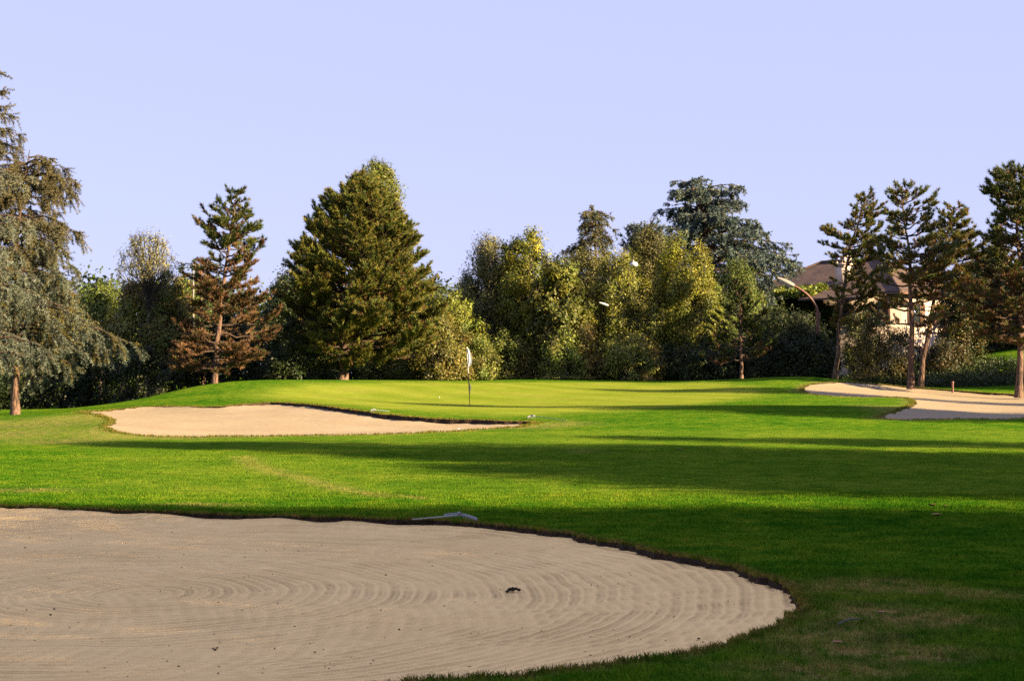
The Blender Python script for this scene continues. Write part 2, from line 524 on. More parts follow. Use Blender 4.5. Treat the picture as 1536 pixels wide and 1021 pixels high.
# ------------------------------------------------------------------ grass and sand materials
def grass_material(name, blades):
    m, nt, out = new_mat(name)
    pos = N(nt, 'ShaderNodeNewGeometry').outputs['Position']
    flat = mapping(nt, pos, (1, 1, 0))
    big = noise(nt, flat, 0.35, 4, 0.6)
    mid = noise(nt, flat, 2.6, 5, 0.65)
    fine = noise(nt, mapping(nt, pos, (1, .55, 0)), 24.0, 4, 0.7)
    tiny = noise(nt, flat, 110.0, 2, 0.7)
    t = math_(nt, 'ADD', math_(nt, 'MULTIPLY', big, 0.25), math_(nt, 'MULTIPLY', mid, 0.42))
    t = math_(nt, 'ADD', t, math_(nt, 'MULTIPLY', fine, 0.33))
    rough_c = ramp(nt, t, [(0.36, (0.007, 0.046, 0.003)), (0.46, (0.028, 0.094, 0.005)), (0.55, (0.082, 0.146, 0.009)), (0.64, (0.16, 0.175, 0.016))])
    t2 = math_(nt, 'ADD', math_(nt, 'MULTIPLY', big, 0.6), math_(nt, 'MULTIPLY', mid, 0.4))
    short_c = ramp(nt, t2, [(0.35, (0.112, 0.165, 0.012)), (0.5, (0.150, 0.190, 0.020)), (0.65, (0.192, 0.210, 0.032))])
    cut = attr(nt, 'cut')
    c = mix(nt, math_(nt, 'MULTIPLY', cut, 1.0, True), rough_c, short_c)
    dryc = ramp(nt, fine, [(0.3, (0.16, 0.11, 0.035)), (0.55, (0.27, 0.21, 0.075)), (0.75, (0.36, 0.30, 0.13))])
    dn = math_(nt, 'MULTIPLY', attr(nt, 'dry'), ramp(nt, noise(nt, flat, 5.5, 5, 0.75), [(0.40, 0.05), (0.60, 1.6)]), True)
    c = mix(nt, dn, c, dryc)
    # thin straw-coloured specks everywhere in the longer grass
    speck = ramp(nt, noise(nt, flat, 9.0, 6, 0.8), [(0.60, 0.0), (0.72, 0.45)])
    c = mix(nt, math_(nt, 'MULTIPLY', speck, math_(nt, 'SUBTRACT', 1.0, cut), True), c, (0.20, 0.17, 0.05))
    c = mix(nt, 1.0, c, (1.0, 1.0, 1.0), 'MULTIPLY')
    sx = N(nt, 'ShaderNodeSeparateXYZ'); nt.links.new(mapping(nt, pos, (1, 1, 1), (0, 0, 0), (0, 0, math.radians(-38))), sx.inputs[0])
    st = math_(nt, 'SINE', math_(nt, 'ADD', math_(nt, 'MULTIPLY', sx.outputs[0], 2.4), math_(nt, 'MULTIPLY', big, 3.0)))
    st = math_(nt, 'ADD', 1.0, math_(nt, 'MULTIPLY', math_(nt, 'MULTIPLY', st, cut), 0.055))
    c = mix(nt, 1.0, c, st, 'MULTIPLY')
    if blades:
        c = mix(nt, 1.0, c, attr(nt, 'tint', 'Color'), 'MULTIPLY')
    else:
        c = mix(nt, 1.0, c, ramp(nt, tiny, [(0.3, 0.7), (0.7, 1.2)]), 'MULTIPLY')
    p = N(nt, 'ShaderNodeBsdfPrincipled', i_Roughness=0.6); p.inputs['Specular IOR Level'].default_value = 0.0
    nt.links.new(c, p.inputs['Base Color'])
    if not blades:
        h = math_(nt, 'ADD', math_(nt, 'MULTIPLY', fine, 1.0), math_(nt, 'MULTIPLY', tiny, 0.6))
        b = N(nt, 'ShaderNodeBump'); nt.links.new(h, b.inputs['Height']); b.inputs['Distance'].default_value = 0.03
        nt.links.new(math_(nt, 'SUBTRACT', 0.8, math_(nt, 'MULTIPLY', cut, 0.62)), b.inputs['Strength'])
        nt.links.new(b.outputs[0], p.inputs['Normal'])
        # turf stands up towards a low sun
        p.inputs['Sheen Weight'].default_value = 0.0
        nt.links.new(p.outputs[0], out.inputs[0])
    else:
        tr = N(nt, 'ShaderNodeBsdfTranslucent'); nt.links.new(mix(nt, 1.0, c, (1.4, 1.35, 0.6), 'MULTIPLY'), tr.inputs[0])
        s = N(nt, 'ShaderNodeMixShader'); s.inputs[0].default_value = 0.35
        nt.links.new(p.outputs[0], s.inputs[1]); nt.links.new(tr.outputs[0], s.inputs[2])
        nt.links.new(s.outputs[0], out.inputs[0])
    return m
M_TURF = grass_material('turf', False)
M_BLADE = grass_material('grass_blades', True)

GC = NEAR[:, :2].mean(0)
def sand_material(name, base, dark, groove=None):
    m, nt, out = new_mat(name)
    pos = N(nt, 'ShaderNodeNewGeometry').outputs['Position']
    flat = mapping(nt, pos, (1, 1, 0))
    big = noise(nt, flat, 0.5, 5, 0.6)
    mid = noise(nt, mapping(nt, pos, (1.6, .8, 0)), 3.5, 6, 0.65, .4)
    fine = noise(nt, flat, 60.0, 5, 0.75)
    grit = N(nt, 'ShaderNodeTexVoronoi'); grit.inputs['Scale'].default_value = 26.0; nt.links.new(flat, grit.inputs['Vector'])
    g = ramp(nt, grit.outputs['Distance'], [(0.06, 1.0), (0.13, 0.0)])
    g2 = ramp(nt, noise(nt, flat, 4.0, 3), [(0.5, 0.0), (0.62, 1.0)])
    speck = math_(nt, 'MULTIPLY', g, g2)
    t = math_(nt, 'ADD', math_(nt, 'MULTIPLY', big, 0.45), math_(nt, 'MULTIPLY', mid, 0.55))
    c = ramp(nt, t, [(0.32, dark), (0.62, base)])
    c = mix(nt, 1.0, c, ramp(nt, fine, [(0.3, 0.82), (0.7, 1.16)]), 'MULTIPLY')
    c = mix(nt, math_(nt, 'MULTIPLY', speck, 0.6), c, (0.10, 0.055, 0.03))
    p = N(nt, 'ShaderNodeBsdfPrincipled', i_Roughness=0.95); p.inputs['Specular IOR Level'].default_value = 0.1
    nt.links.new(c, p.inputs['Base Color'])
    nrm = bump(nt, fine, 0.3, 0.005)
    nrm = bump(nt, mid, 0.35, 0.02, nrm)
    if groove:
        hs = []
        for gi_, (gx, gy, rot, sy, scale, amp) in enumerate(groove):
            q = mapping(nt, pos, (1, sy, 0), (0, 0, 0), (0, 0, 0))
            # centre, turn and stretch into rake arcs
            sub = N(nt, 'ShaderNodeVectorMath', operation='SUBTRACT'); nt.links.new(pos, sub.inputs[0]); sub.inputs[1].default_value = (gx, gy, 0)
            rt = mapping(nt, sub.outputs[0], (1, sy, 0), (0, 0, 0), (0, 0, 0))
            rr = N(nt, 'ShaderNodeVectorRotate', rotation_type='Z_AXIS'); nt.links.new(rt, rr.inputs[0]); rr.inputs['Angle'].default_value = rot
            wob = noise(nt, flat, 0.45, 2)
            ln = N(nt, 'ShaderNodeVectorMath', operation='LENGTH'); nt.links.new(rr.outputs[0], ln.inputs[0])
            r = math_(nt, 'ADD', ln.outputs['Value'], math_(nt, 'MULTIPLY', wob, 0.25))
            fr = math_(nt, 'SINE', math_(nt, 'MULTIPLY', r, scale))
            fr2 = math_(nt, 'SINE', math_(nt, 'MULTIPLY', r, scale * 0.37))
            fr = math_(nt, 'ADD', fr, math_(nt, 'MULTIPLY', fr2, 0.6))
            mask = ramp(nt, noise(nt, mapping(nt, flat, (1, 1, 1), (gi_ * 7.3, gi_ * 3.1, 0)), 0.7, 5, 0.65), [(0.40, 0.05), (0.62, 1.0)])
            hs.append(math_(nt, 'MULTIPLY', math_(nt, 'MULTIPLY', fr, mask), amp))
        h = hs[0]
        for q in hs[1:]: h = math_(nt, 'ADD', h, q)
        nrm = bump(nt, h, 0.9, 0.018, nrm)
        groove_shade = ramp(nt, math_(nt, 'ADD', math_(nt, 'MULTIPLY', h, .5), .5), [(0.1, 0.86), (0.7, 1.05)])  # groove shading painted into the sand colour so the arcs show
        nt.links.new(mix(nt, 1.0, c, groove_shade, 'MULTIPLY'), p.inputs['Base Color'])
    nt.links.new(nrm, p.inputs['Normal'])
    nt.links.new(p.outputs[0], out.inputs[0])
    return m
arc = on_ground(150, 850)
M_SAND_NEAR = sand_material('raked_sand', (0.84, 0.58, 0.24), (0.71, 0.475, 0.185), [(-2.9, 13.5, 0.0, 0.8, 62.0, 0.85), (-6.6, 11.2, 0.4, 0.9, 55.0, 0.35), (0.6, 16.5, 0.2, 1.1, 58.0, 0.2)])  # colour raised to make up for the shade this bunker lies in
M_SAND = sand_material('far_sand', (0.285, 0.232, 0.150), (0.225, 0.172, 0.105))  # sunlit bunkers, base colour set darker than the shaded near sand
def soil_material():
    m, nt, out = new_mat('soil_and_roots')
    pos = N(nt, 'ShaderNodeNewGeometry').outputs['Position']
    n1 = noise(nt, pos, 22.0, 6, 0.75)
    c = ramp(nt, n1, [(0.3, (0.006, 0.004, 0.003)), (0.52, (0.022, 0.013, 0.007)), (0.7, (0.09, 0.05, 0.025))])
    p = N(nt, 'ShaderNodeBsdfPrincipled', i_Roughness=1.0); nt.links.new(c, p.inputs['Base Color'])
    nt.links.new(bump(nt, n1, 1.0, 0.03), p.inputs['Normal'])
    nt.links.new(p.outputs[0], out.inputs[0])
    return m
M_SOIL = soil_material()

def sub_mesh(name, mask, mat, z, extra_attr=True):
    f = CF[mask]; used, inv = np.unique(f, return_inverse=True); f = inv.reshape(f.shape)
    g = Geo(); V = np.column_stack([CV[used], z[used]])
    g.add(V, f, (1, 1, 1))
    at_ = {'dry': dryness(V[:, 0], V[:, 1]), 'cut': cut_of(V[:, 0], V[:, 1])} if extra_attr else None
    return g.build(name, mat, smooth=True, attrs=at_)
bunk = IN['near'] | IN['left'] | IN['right']
tag(sub_mesh('ground', ~bunk & ~IN['green'], M_TURF, CZ), kind='structure')
tag(sub_mesh('putting_green', IN['green'] & ~bunk, M_TURF, CZ), kind='structure')

def sand_z(O, x, y, bowl, L):
    d, drop = dist_to(O, x, y, O[:, 2])
    return H(x, y) - drop - bowl * (1 - np.exp(-d / L)), d
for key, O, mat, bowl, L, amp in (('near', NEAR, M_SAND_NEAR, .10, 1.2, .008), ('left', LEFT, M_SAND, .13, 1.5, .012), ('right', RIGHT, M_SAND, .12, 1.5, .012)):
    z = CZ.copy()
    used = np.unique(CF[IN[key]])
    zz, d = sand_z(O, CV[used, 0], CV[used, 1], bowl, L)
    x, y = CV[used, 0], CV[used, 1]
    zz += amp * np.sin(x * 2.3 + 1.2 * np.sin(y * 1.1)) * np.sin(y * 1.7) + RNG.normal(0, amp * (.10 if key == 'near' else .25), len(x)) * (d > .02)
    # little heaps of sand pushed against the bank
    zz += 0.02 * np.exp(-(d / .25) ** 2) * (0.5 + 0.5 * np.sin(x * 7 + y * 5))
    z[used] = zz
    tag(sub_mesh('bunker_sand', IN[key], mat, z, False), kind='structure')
    # turf bank round the bunker
    g = Geo(); n = len(O)
    top = np.column_stack([O[:, :2], H(O[:, 0], O[:, 1]) + 0.004])
    ctr = O[:, :2].mean(0)
    nrm = np.roll(O[:, :2], -1, 0) - np.roll(O[:, :2], 1, 0); nrm = norm(np.stack([nrm[:, 1], -nrm[:, 0]], 1))
    if inside(O, (O[:1, 0] + nrm[:1, 0] * .05), (O[:1, 1] + nrm[:1, 1] * .05))[0]: nrm = -nrm
    rows = [top]
    for k in (0.35, 0.7, 1.15):
        q = top.copy(); q[:, 2] -= (O[:, 2] + .03) * k
        q[:, :2] += nrm * (RNG.normal(0.01 if k < 1 else 0.03, .012, (n, 1)))
        rows.append(q)
    q = top.copy(); q[:, 2] -= (O[:, 2] + .03) * 1.15 + .05; q[:, :2] -= nrm * .10; rows.append(q)
    V = np.vstack(rows)
    i = np.arange(n); j = (i + 1) % n
    F = np.vstack([np.stack([r * n + i, r * n + j, (r + 1) * n + j, (r + 1) * n + i], 1) for r in range(4)])
    g.add(V, F)
    tag(g.build('bunker_bank', M_SOIL, smooth=False), kind='structure')

# ------------------------------------------------------------------ standing grass near the camera
def blades_mesh(name, x, y, z, h, w, tint, rng, lean=0.35):
    n = len(x)
    a = rng.uniform(0, 2 * np.pi, n); d = np.stack([np.cos(a), np.sin(a), np.zeros(n)], 1)
    b = rng.uniform(0, 2 * np.pi, n); l = np.stack([np.cos(b), np.sin(b), np.zeros(n)], 1) * (rng.uniform(.2, 1.6, n) * lean * h)[:, None]
    P = np.stack([x, y, z - 0.004], 1)
    up = np.array([0, 0, 1.0])
    V = np.stack([P - d * w[:, None] / 2, P + d * w[:, None] / 2,
                  P + up * (h * .55)[:, None] + l * .4 - d * w[:, None] * .4, P + up * (h * .55)[:, None] + l * .4 + d * w[:, None] * .4,
                  P + up * (h * .95)[:, None] + l], 1).reshape(-1, 3)
    k = np.arange(n)[:, None] * 5
    g = Geo(); g.V = [V]; g.n = len(V)
    g.F = [k + np.array([[0, 1, 3, 2]]), k + np.array([[2, 3, 4]])]
    g.C = [np.repeat(tint, 5, 0)]
    dr = np.repeat(dryness(x, y), 5); cu = np.repeat(cut_of(x, y), 5)
    return g.build(name, M_BLADE, attrs={'dry': dr, 'cut': cu})

def scatter(n, y0, y1, rng, half=0.325):
    # even density over the ground seen between two depths
    y = np.sqrt(rng.uniform(y0 ** 2, y1 ** 2, n)); x = rng.uniform(-half, half, n) * y
    k = ~inside(NEAR, x, y) & ~inside(LEFT, x, y)
    return x[k], y[k]
X, Y_, Hh, Ww = [], [], [], []
for (n, y0, y1, hh, ww) in ((330000, 7.5, 14, .034, .0042), (260000, 14, 23, .032, .0062), (170000, 23, 36, .022, .009)):
    x, y = scatter(n, y0, y1, RNG)
    tuft = 0.75 + 0.5 * (np.sin(x * 6 + 2 * np.sin(y * 4)) * np.sin(y * 5 + np.sin(x * 3)) > 0.1) * RNG.uniform(.3, 1, len(x))
    X.append(x); Y_.append(y); Hh.append(hh * tuft * RNG.uniform(.5, 1.25, len(x))); Ww.append(np.full(len(x), ww) * RNG.uniform(.6, 1.2, len(x)))
X = np.concatenate(X); Y_ = np.concatenate(Y_); Hh = np.concatenate(Hh); Ww = np.concatenate(Ww)
tint = np.ones((len(X), 3)) * RNG.uniform(.5, 1.6, (len(X), 1)) * np.array([1, 1, 1])
tag(blades_mesh('grass', X, Y_, H(X, Y_), Hh, Ww, tint, RNG), 'mown green grass blades around the nearest sand bunker', 'grass', kind='stuff')
# ragged fringe along the bunker banks
X, Y_, Z, Hh, Ww, T = [], [], [], [], [], []
for O, per, hh, ww, out_w in ((NEAR, 70, .05, .006, .045), (LEFT, 46, .07, .014, .12), (RIGHT, 40, .06, .014, .10)):
    k = RNG.integers(0, len(O), len(O) * per)
    off = RNG.normal(0, 1, (len(k), 2)) * out_w
    x = O[k, 0] + off[:, 0]; y = O[k, 1] + off[:, 1]
    keep = ~inside(O, x, y) | (RNG.random(len(x)) < .35 * (O[k, 2] > .04)) & (dist_to(O, x, y) < .02)
    keep &= (y > 7) & (np.abs(x) < .34 * y)
    x, y, k = x[keep], y[keep], k[keep]
    ins = inside(O, x, y)
    z = H(x, y) - np.where(ins, RNG.uniform(0, 1, len(x)) * O[k, 2], 0)
    X.append(x); Y_.append(y); Z.append(z); Hh.append(hh * RNG.uniform(.4, 1.1, len(x)) * np.where(ins, .5, 1)); Ww.append(np.full(len(x), ww))
    T.append(np.ones((len(x), 3)) * RNG.uniform(.5, 1.1, (len(x), 1)) * np.where(ins[:, None], np.array([[.5, .35, .3]]), np.array([[.95, .9, .8]])))
tag(blades_mesh('grass', *map(np.concatenate, (X, Y_, Z, Hh, Ww, T)), RNG, .6), 'ragged fringe of longer grass along the bunker banks', 'grass', kind='stuff')
# ------------------------------------------------------------------ trees
M_NEEDLE = foliage_mat('needles', 0.12, 0.6)
M_LEAF = foliage_mat('leaves', 0.22, 0.5)
M_BARK_PINE = bark_mat('pine_bark', (0.06, 0.034, 0.024), (0.25, 0.145, 0.10))
M_BARK_GREY = bark_mat('grey_bark', (0.07, 0.055, 0.045), (0.20, 0.165, 0.13))
M_BARK_PALE = bark_mat('pale_bark', (0.30, 0.27, 0.23), (0.62, 0.58, 0.52))

GREEN_P = np.array([[.020, .042, .014], [.034, .060, .016], [.060, .078, .018]])
OLIVE_P = np.array([[.045, .055, .014], [.080, .078, .018], [.105, .085, .022]])
BROWN_P = np.array([[.120, .060, .026], [.175, .085, .038], [.090, .060, .022]])
CEDAR_P = np.array([[.060, .085, .062], [.090, .115, .085], [.115, .115, .065]])
SILVER_P = np.array([[.13, .155, .125], [.17, .195, .155], [.10, .12, .09]])
BLUE_P = np.array([[.040, .060, .052], [.065, .085, .070], [.110, .110, .070]])

def pick(pal, n, rng):
    return pal[rng.integers(0, len(pal), n)]

GREEN_P = GREEN_P * np.array([1.7, 1.4, 1.1])
OLIVE_P = OLIVE_P * np.array([1.75, 1.5, 1.2])
BROWN_P = BROWN_P * np.array([1.0, 1.08, 1.15])
CEDAR_P = CEDAR_P * 1.05
SILVER_P = SILVER_P * 1.35
BLUE_P = BLUE_P * np.array([1.55, 1.75, 2.1])
class Shape:
    """crown outline measured in the photograph: rows (py, left px, right px); trunk line as (px, py) points"""
    def __init__(self, trunk, rows, d):
        self.d = d
        b = trunk[0]
        base = at(b[0], b[1], d); self.base = np.array([base[0], d, Hs(base[0], d)])
        T = np.array([at(p[0], p[1], d) for p in trunk]); T[0, 2] = self.base[2] - 0.05
        self.T = T[np.argsort(T[:, 2])]
        R = np.array([[at(l, py, d)[0], at(r, py, d)[0], at(l, py, d)[2]] for py, l, r in rows])
        self.R = R[np.argsort(R[:, 2])]
        self.z0, self.z1 = self.R[0, 2], self.R[-1, 2]
    def axis(self, z):
        return np.interp(z, self.T[:, 2], self.T[:, 0])
    def lr(self, z):
        ax = self.axis(z)
        return (np.maximum(ax - np.interp(z, self.R[:, 2], self.R[:, 0]), .08), np.maximum(np.interp(z, self.R[:, 2], self.R[:, 1]) - ax, .08))
    def rad(self, z, phi):
        l, r = self.lr(z); c = np.cos(phi)
        return l * (1 - c) / 2 + r * (1 + c) / 2

def trunk_geo(g, S, r0, top=None, sides=10, wob=.03, rng=None):
    z = np.linspace(S.T[0, 2], S.T[-1, 2] if top is None else top, 14)
    x = np.interp(z, S.T[:, 2], S.T[:, 0]); t = np.linspace(0, 1, 14)
    P = np.stack([x + rng.normal(0, wob, 14) * (t > .08), S.d + rng.normal(0, wob, 14) * (t > .08), z], 1)
    r = r0 * (1 - t * .93) ** 0.9; r[0] *= 1.35
    tube(g, P, r, sides, (1, 1, 1))
    return P

def pine(name, S, label, rng, r0=.2, spacing=.42, per=5, pal=None, sparse=1.0, m=16, nl=.21, nw=.034, low=-.1, high=.6, upturn=.35, group=None, tw=6.5, cat='tree', thin=0.0, gap=0.0, bark=None):
    root = empty(name, S.base)
    tag(root, label, cat, group)
    gt, gc = Geo(), Geo()
    trunk_geo(gt, S, r0, rng=rng)
    z = S.z0
    TP, TD, TC = [], [], []
    A, B, RA, RB = [], [], [], []
    htot = S.z1 - S.z0
    while z < S.z1 - .15:
        f = (z - S.z0) / htot
        k = per if f < .85 else max(3, per - 1)
        a0 = rng.uniform(0, 6.28)
        for i in range(k):
            if rng.random() < gap + (.5 if f < thin else 0): continue
            phi = a0 + 2 * np.pi * i / k + rng.normal(0, .25)
            zz = z + rng.normal(0, spacing * .3)
            slope = low + (high - low) * f + rng.normal(0, .08)
            L = S.rad(zz, phi) * rng.uniform(.72, 1.06)
            if rng.random() < .12: L *= 1.12
            # aim so that the tip (after rising) meets the outline
            for _ in range(3):
                lim = S.rad(min(zz + L * (slope + upturn * .8), S.z1), phi) * 1.03 + .08
                if L > lim: L = (L + lim) / 2
            L = max(L, .18)
            s = np.linspace(0, 1, 7)
            ph = phi + np.cumsum(rng.normal(0, .05, 7))
            ax = S.axis(zz)
            P = np.stack([ax + np.cos(ph) * L * s, S.d + np.sin(ph) * L * s, zz + L * (slope * s + upturn * s ** 2.5 * .8) + rng.normal(0, .02, 7) * L], 1)
            tube(gt, P, np.linspace(.022 + L * .012, .008, 7), 4, cap=False)
            nt = max(3, int(L * tw * sparse))
            ss = rng.uniform(.22 if f < .8 else .1, 1, nt) ** 0.75
            q = ss * 6; i0 = np.minimum(q.astype(int), 5); w = (q - i0)[:, None]
            Q = P[i0] * (1 - w) + P[i0 + 1] * w
            dr = norm(P[i0 + 1] - P[i0])
            side = np.stack([-dr[:, 1], dr[:, 0], np.zeros(nt)], 1) * rng.choice([-1, 1], nt)[:, None]
            an = rng.uniform(.2, 1.25, nt)[:, None]
            td = norm(dr * np.cos(an) + side * np.sin(an) + np.array([0, 0, 1.0]) * rng.uniform(-.05, .55, nt)[:, None])
            tl = (0.22 + L * .28 * (1 - ss * .5)) * rng.uniform(.5, 1.15, nt)
            E = Q + td * tl[:, None]
            A.append(Q); B.append(E)
            nt2 = max(2, int(round(tl.mean() / .13)))
            for u in np.linspace(.35, 1.0, nt2):
                TP.append(Q + (E - Q) * u + rng.normal(0, .02, Q.shape))
                TD.append(norm(td + np.array([0, 0, .45])))
                TC.append(np.stack([np.full(nt, f), np.full(nt, phi), ss], 1))
            TP.append(P[-1:]); TD.append(norm(P[-1:] - P[-2:-1] + np.array([0, 0, .05]))); TC.append(np.array([[f, phi, 1.0]]))
        z += spacing * rng.uniform(.8, 1.2) * (1 - .35 * f)
    # leader
    zt = np.arange(S.z1 - .9, S.z1 - .1, .12)
    TP.append(np.stack([S.axis(zt), np.full(len(zt), S.d), zt], 1)); TD.append(np.tile([0, 0, 1.0], (len(zt), 1))); TC.append(np.tile([1.0, 0, 1.0], (len(zt), 1)))
    A = np.concatenate(A); B = np.concatenate(B)
    segs(gt, A, B, .010, .006, (.5, .5, .5))
    TP = np.concatenate(TP); TD = np.concatenate(TD); TC = np.concatenate(TC)
    C = pal(TC, TP, rng)
    needles(gc, TP, TD, m, nl, nw, .42, C, rng, .015)
    gt.build('trunk', bark or M_BARK_PINE, root, smooth=True, loc=S.base)
    gc.build('crown', M_NEEDLE, root, loc=S.base)
    return root

def cedar(name, S, label, rng, r0=.25, spacing=.5, per=5, pal=CEDAR_P, hang=.7, droop=.35, rise=.15, m=30, nl=.12, nw=.034, group=None, tw=7.0, tip_up=0.0, light=None):
    root = empty(name, S.base)
    tag(root, label, 'tree', group)
    gt, gc = Geo(), Geo()
    trunk_geo(gt, S, r0, rng=rng)
    z = S.z0; TA, TB, TC = [], [], []
    htot = S.z1 - S.z0
    while z < S.z1 - .2:
        f = (z - S.z0) / htot
        k = per
        a0 = rng.uniform(0, 6.28)
        for i in range(k):
            phi = a0 + 2 * np.pi * i / k + rng.normal(0, .3)
            zz = z + rng.normal(0, spacing * .3)
            L = max(S.rad(zz, phi) * rng.uniform(.62, 1.08), .3)
            n = 8; s = np.linspace(0, 1, n); ph = phi + np.cumsum(rng.normal(0, .05, n))
            up = rise + .5 * max(0, f - .55)
            dz = L * (up * s - droop * s ** 2.2 + tip_up * s ** 4)
            P = np.stack([S.axis(zz) + np.cos(ph) * L * s, S.d + np.sin(ph) * L * s, zz + dz + rng.normal(0, .015, n) * L], 1)
            tube(gt, P, np.linspace(.03 + L * .012, .008, n), 5, cap=False)
            # flat side sprays
            ns = max(4, int(L * 3.6))
            ss = rng.uniform(.12, 1, ns); q = ss * (n - 1); i0 = np.minimum(q.astype(int), n - 2); w = (q - i0)[:, None]
            Q = P[i0] * (1 - w) + P[i0 + 1] * w; dr = norm(P[i0 + 1] - P[i0])
            side = np.stack([-dr[:, 1], dr[:, 0], np.zeros(ns)], 1) * rng.choice([-1, 1], ns)[:, None]
            an = rng.uniform(.35, 1.2, ns)[:, None]
            td = norm(dr * np.cos(an) + side * np.sin(an) + np.array([0, 0, -.12]))
            tl = (0.22 + L * .34 * (1 - ss * .6)) * rng.uniform(.6, 1.15, ns)
            E = Q + td * tl[:, None] + np.array([0, 0, -1]) * (tl * .22)[:, None]
            TA.append(Q); TB.append(E); TC.append(np.full(ns, f))
            # the branch itself carries needles
            TA.append(P[2:-1]); TB.append(P[3:]); TC.append(np.full(n - 3, f))
            # hanging twigs from sprays and branch
            nh = max(4, int(L * tw))
            j = rng.integers(0, ns, nh); u = rng.uniform(.15, 1, nh)[:, None]
            Q2 = Q[j] * (1 - u) + E[j] * u
            d2 = norm(td[j] * .35 + np.array([0, 0, -1.0]) + rng.normal(0, .22, (nh, 3)))
            l2 = hang * rng.uniform(.35, 1.15, nh) * min(1.0, .35 + L * .3)
            TA.append(Q2); TB.append(Q2 + d2 * l2[:, None]); TC.append(np.full(nh, f))
            ke = 6; d3 = norm((P[-1] - P[-2])[None] + rng.normal(0, .35, (ke, 3)) * np.linalg.norm(P[-1] - P[-2]) )
            TA.append(np.repeat(P[-1:], ke, 0)); TB.append(P[-1:] + d3 * rng.uniform(.15, .45, (ke, 1))); TC.append(np.full(ke, f))
        z += spacing * rng.uniform(.75, 1.2) * (1 - .4 * f)
    TA = np.concatenate(TA); TB = np.concatenate(TB); TC = np.concatenate(TC)
    segs(gt, TA, TB, .008, .004, (.5, .5, .5))
    Ls = np.linalg.norm(TB - TA, axis=1); cnt = np.maximum(2, (Ls * m).astype(int))
    idx = np.repeat(np.arange(len(TA)), cnt); u = rng.uniform(0, 1.03, len(idx))[:, None]
    P = TA[idx] * (1 - u) + TB[idx] * u
    D = norm(TB - TA)[idx]
    perp = norm(np.cross(D, rng.normal(0, 1, D.shape)))
    D = norm(D * .55 + perp + np.array([0, 0, .15]))
    tone = rng.integers(0, len(pal), len(TA))
    C = pal[tone][idx] * rng.uniform(.85, 1.15, (len(TA), 1))[idx]
    if light is not None: C = light(C, P, TC[idx], rng)
    needles(gc, P, D, 1, nl, nw, .2, C, rng)
    gt.build('trunk', M_BARK_PINE, root, smooth=True, loc=S.base)
    gc.build('crown', M_NEEDLE, root, loc=S.base)
    return root

def broadleaf(name, S, label, rng, pal, r0=.14, nclump=90, cr=.55, nleaf=150, leaf=.13, elong=1.25, group=None, bark=None, cat='tree', stems=1, shell=.6, depth=None, twigs=True, solid=.25, base_r=.0):
    nclump = int(nclump * 1.45)
    root = empty(name, S.base)
    tag(root, label, cat, group)
    gt, gc = Geo(), Geo()
    zs = rng.uniform(0, 1, nclump * 6); z = S.z0 + (S.z1 - S.z0) * zs
    l, r = S.lr(z); keep = rng.random(len(z)) < (l + r) / (l + r).max() * .9 + .1
    z = z[keep][:nclump]; n = len(z)
    phi = rng.uniform(0, 2 * np.pi, n); u = rng.uniform(solid, 1, n) ** .6
    R = np.maximum(S.rad(z, phi) - cr * .25, .05)
    dd = (depth if depth else 1.0)
    C0 = np.stack([S.axis(z) + np.cos(phi) * R * u, S.d + np.sin(phi) * R * u * dd, z - cr * .3], 1)
    top = S.z0 + (S.z1 - S.z0) * .93
    for st in range(stems):
        if stems == 1: tp = trunk_geo(gt, S, r0, top=top, rng=rng, wob=.05)
        else:
            b = S.base + np.array([rng.normal(0, .3), rng.normal(0, .3), -.05]); e = C0[rng.integers(0, n)]
            t = np.linspace(0, 1, 8)[:, None]
            P = b + (e - b) * t + np.array([0, 0, 1]) * np.sin(t * 3.14) * .3 + rng.normal(0, .05, (8, 3))
            P[0] = b
            tube(gt, P, np.linspace(r0, r0 * .2, 8), 6)
            tp = P
    # limbs
    for c in C0:
        zz = S.base[2] + (c[2] - S.base[2]) * rng.uniform(.62, .9)
        zz = min(zz, top)
        a = np.array([S.axis(zz), S.d, zz]); t = np.linspace(0, 1, 5)[:, None]
        P = a + (c - a) * t + np.array([0, 0, -.25]) * np.sin(t * 3.14) * np.linalg.norm(c - a) * .3 + rng.normal(0, .03, (5, 3)); P[0] = a
        tube(gt, P, np.linspace(r0 * .25, .012, 5), 4, cap=False)
    if twigs:
        k = 7; i = np.repeat(np.arange(n), k); d = norm(rng.normal(0, 1, (n * k, 3)) + np.array([0, 0, .5]))
        segs(gt, C0[i], C0[i] + d * cr * rng.uniform(.5, 1.15, (n * k, 1)) * np.array([1, 1, elong]), .012, .004, (.5, .5, .5))
    cnt = np.maximum(8, (nleaf * 1.3 * rng.uniform(.55, 1.3, n)).astype(int)); i = np.repeat(np.arange(n), cnt)
    d = norm(rng.normal(0, 1, (len(i), 3))); rr = cr * rng.uniform(.7, 1.25, n)[i] * rng.uniform(0, 1, len(i)) ** shell
    # lumpy clumps: radius varies with direction
    lump = 1 + .35 * np.sin(d[:, 0] * 4 + i) * np.sin(d[:, 2] * 5 + i * 1.7)
    P = C0[i] + d * (rr * lump)[:, None] * np.array([1, 1, elong])
    P[:, 2] = np.maximum(P[:, 2], S.base[2] + .1)
    base = pick(pal, n, rng)[i]
    C = (base * .6 + pick(pal, len(i), rng) * .4) * rng.uniform(.6, 1.4, n)[i][:, None]
    leaves(gc, P, leaf * 1.0, C, rng, out=P - C0[i] + .35 * (C0[i] - np.array([0, S.d, 0]) - np.stack([S.axis(C0[i][:, 2]), np.zeros(len(i)), C0[i][:, 2]], 1)))
    gt.build('trunk', bark or M_BARK_GREY, root, smooth=True, loc=S.base)
    gc.build('crown', M_LEAF, root, loc=S.base)
    return root

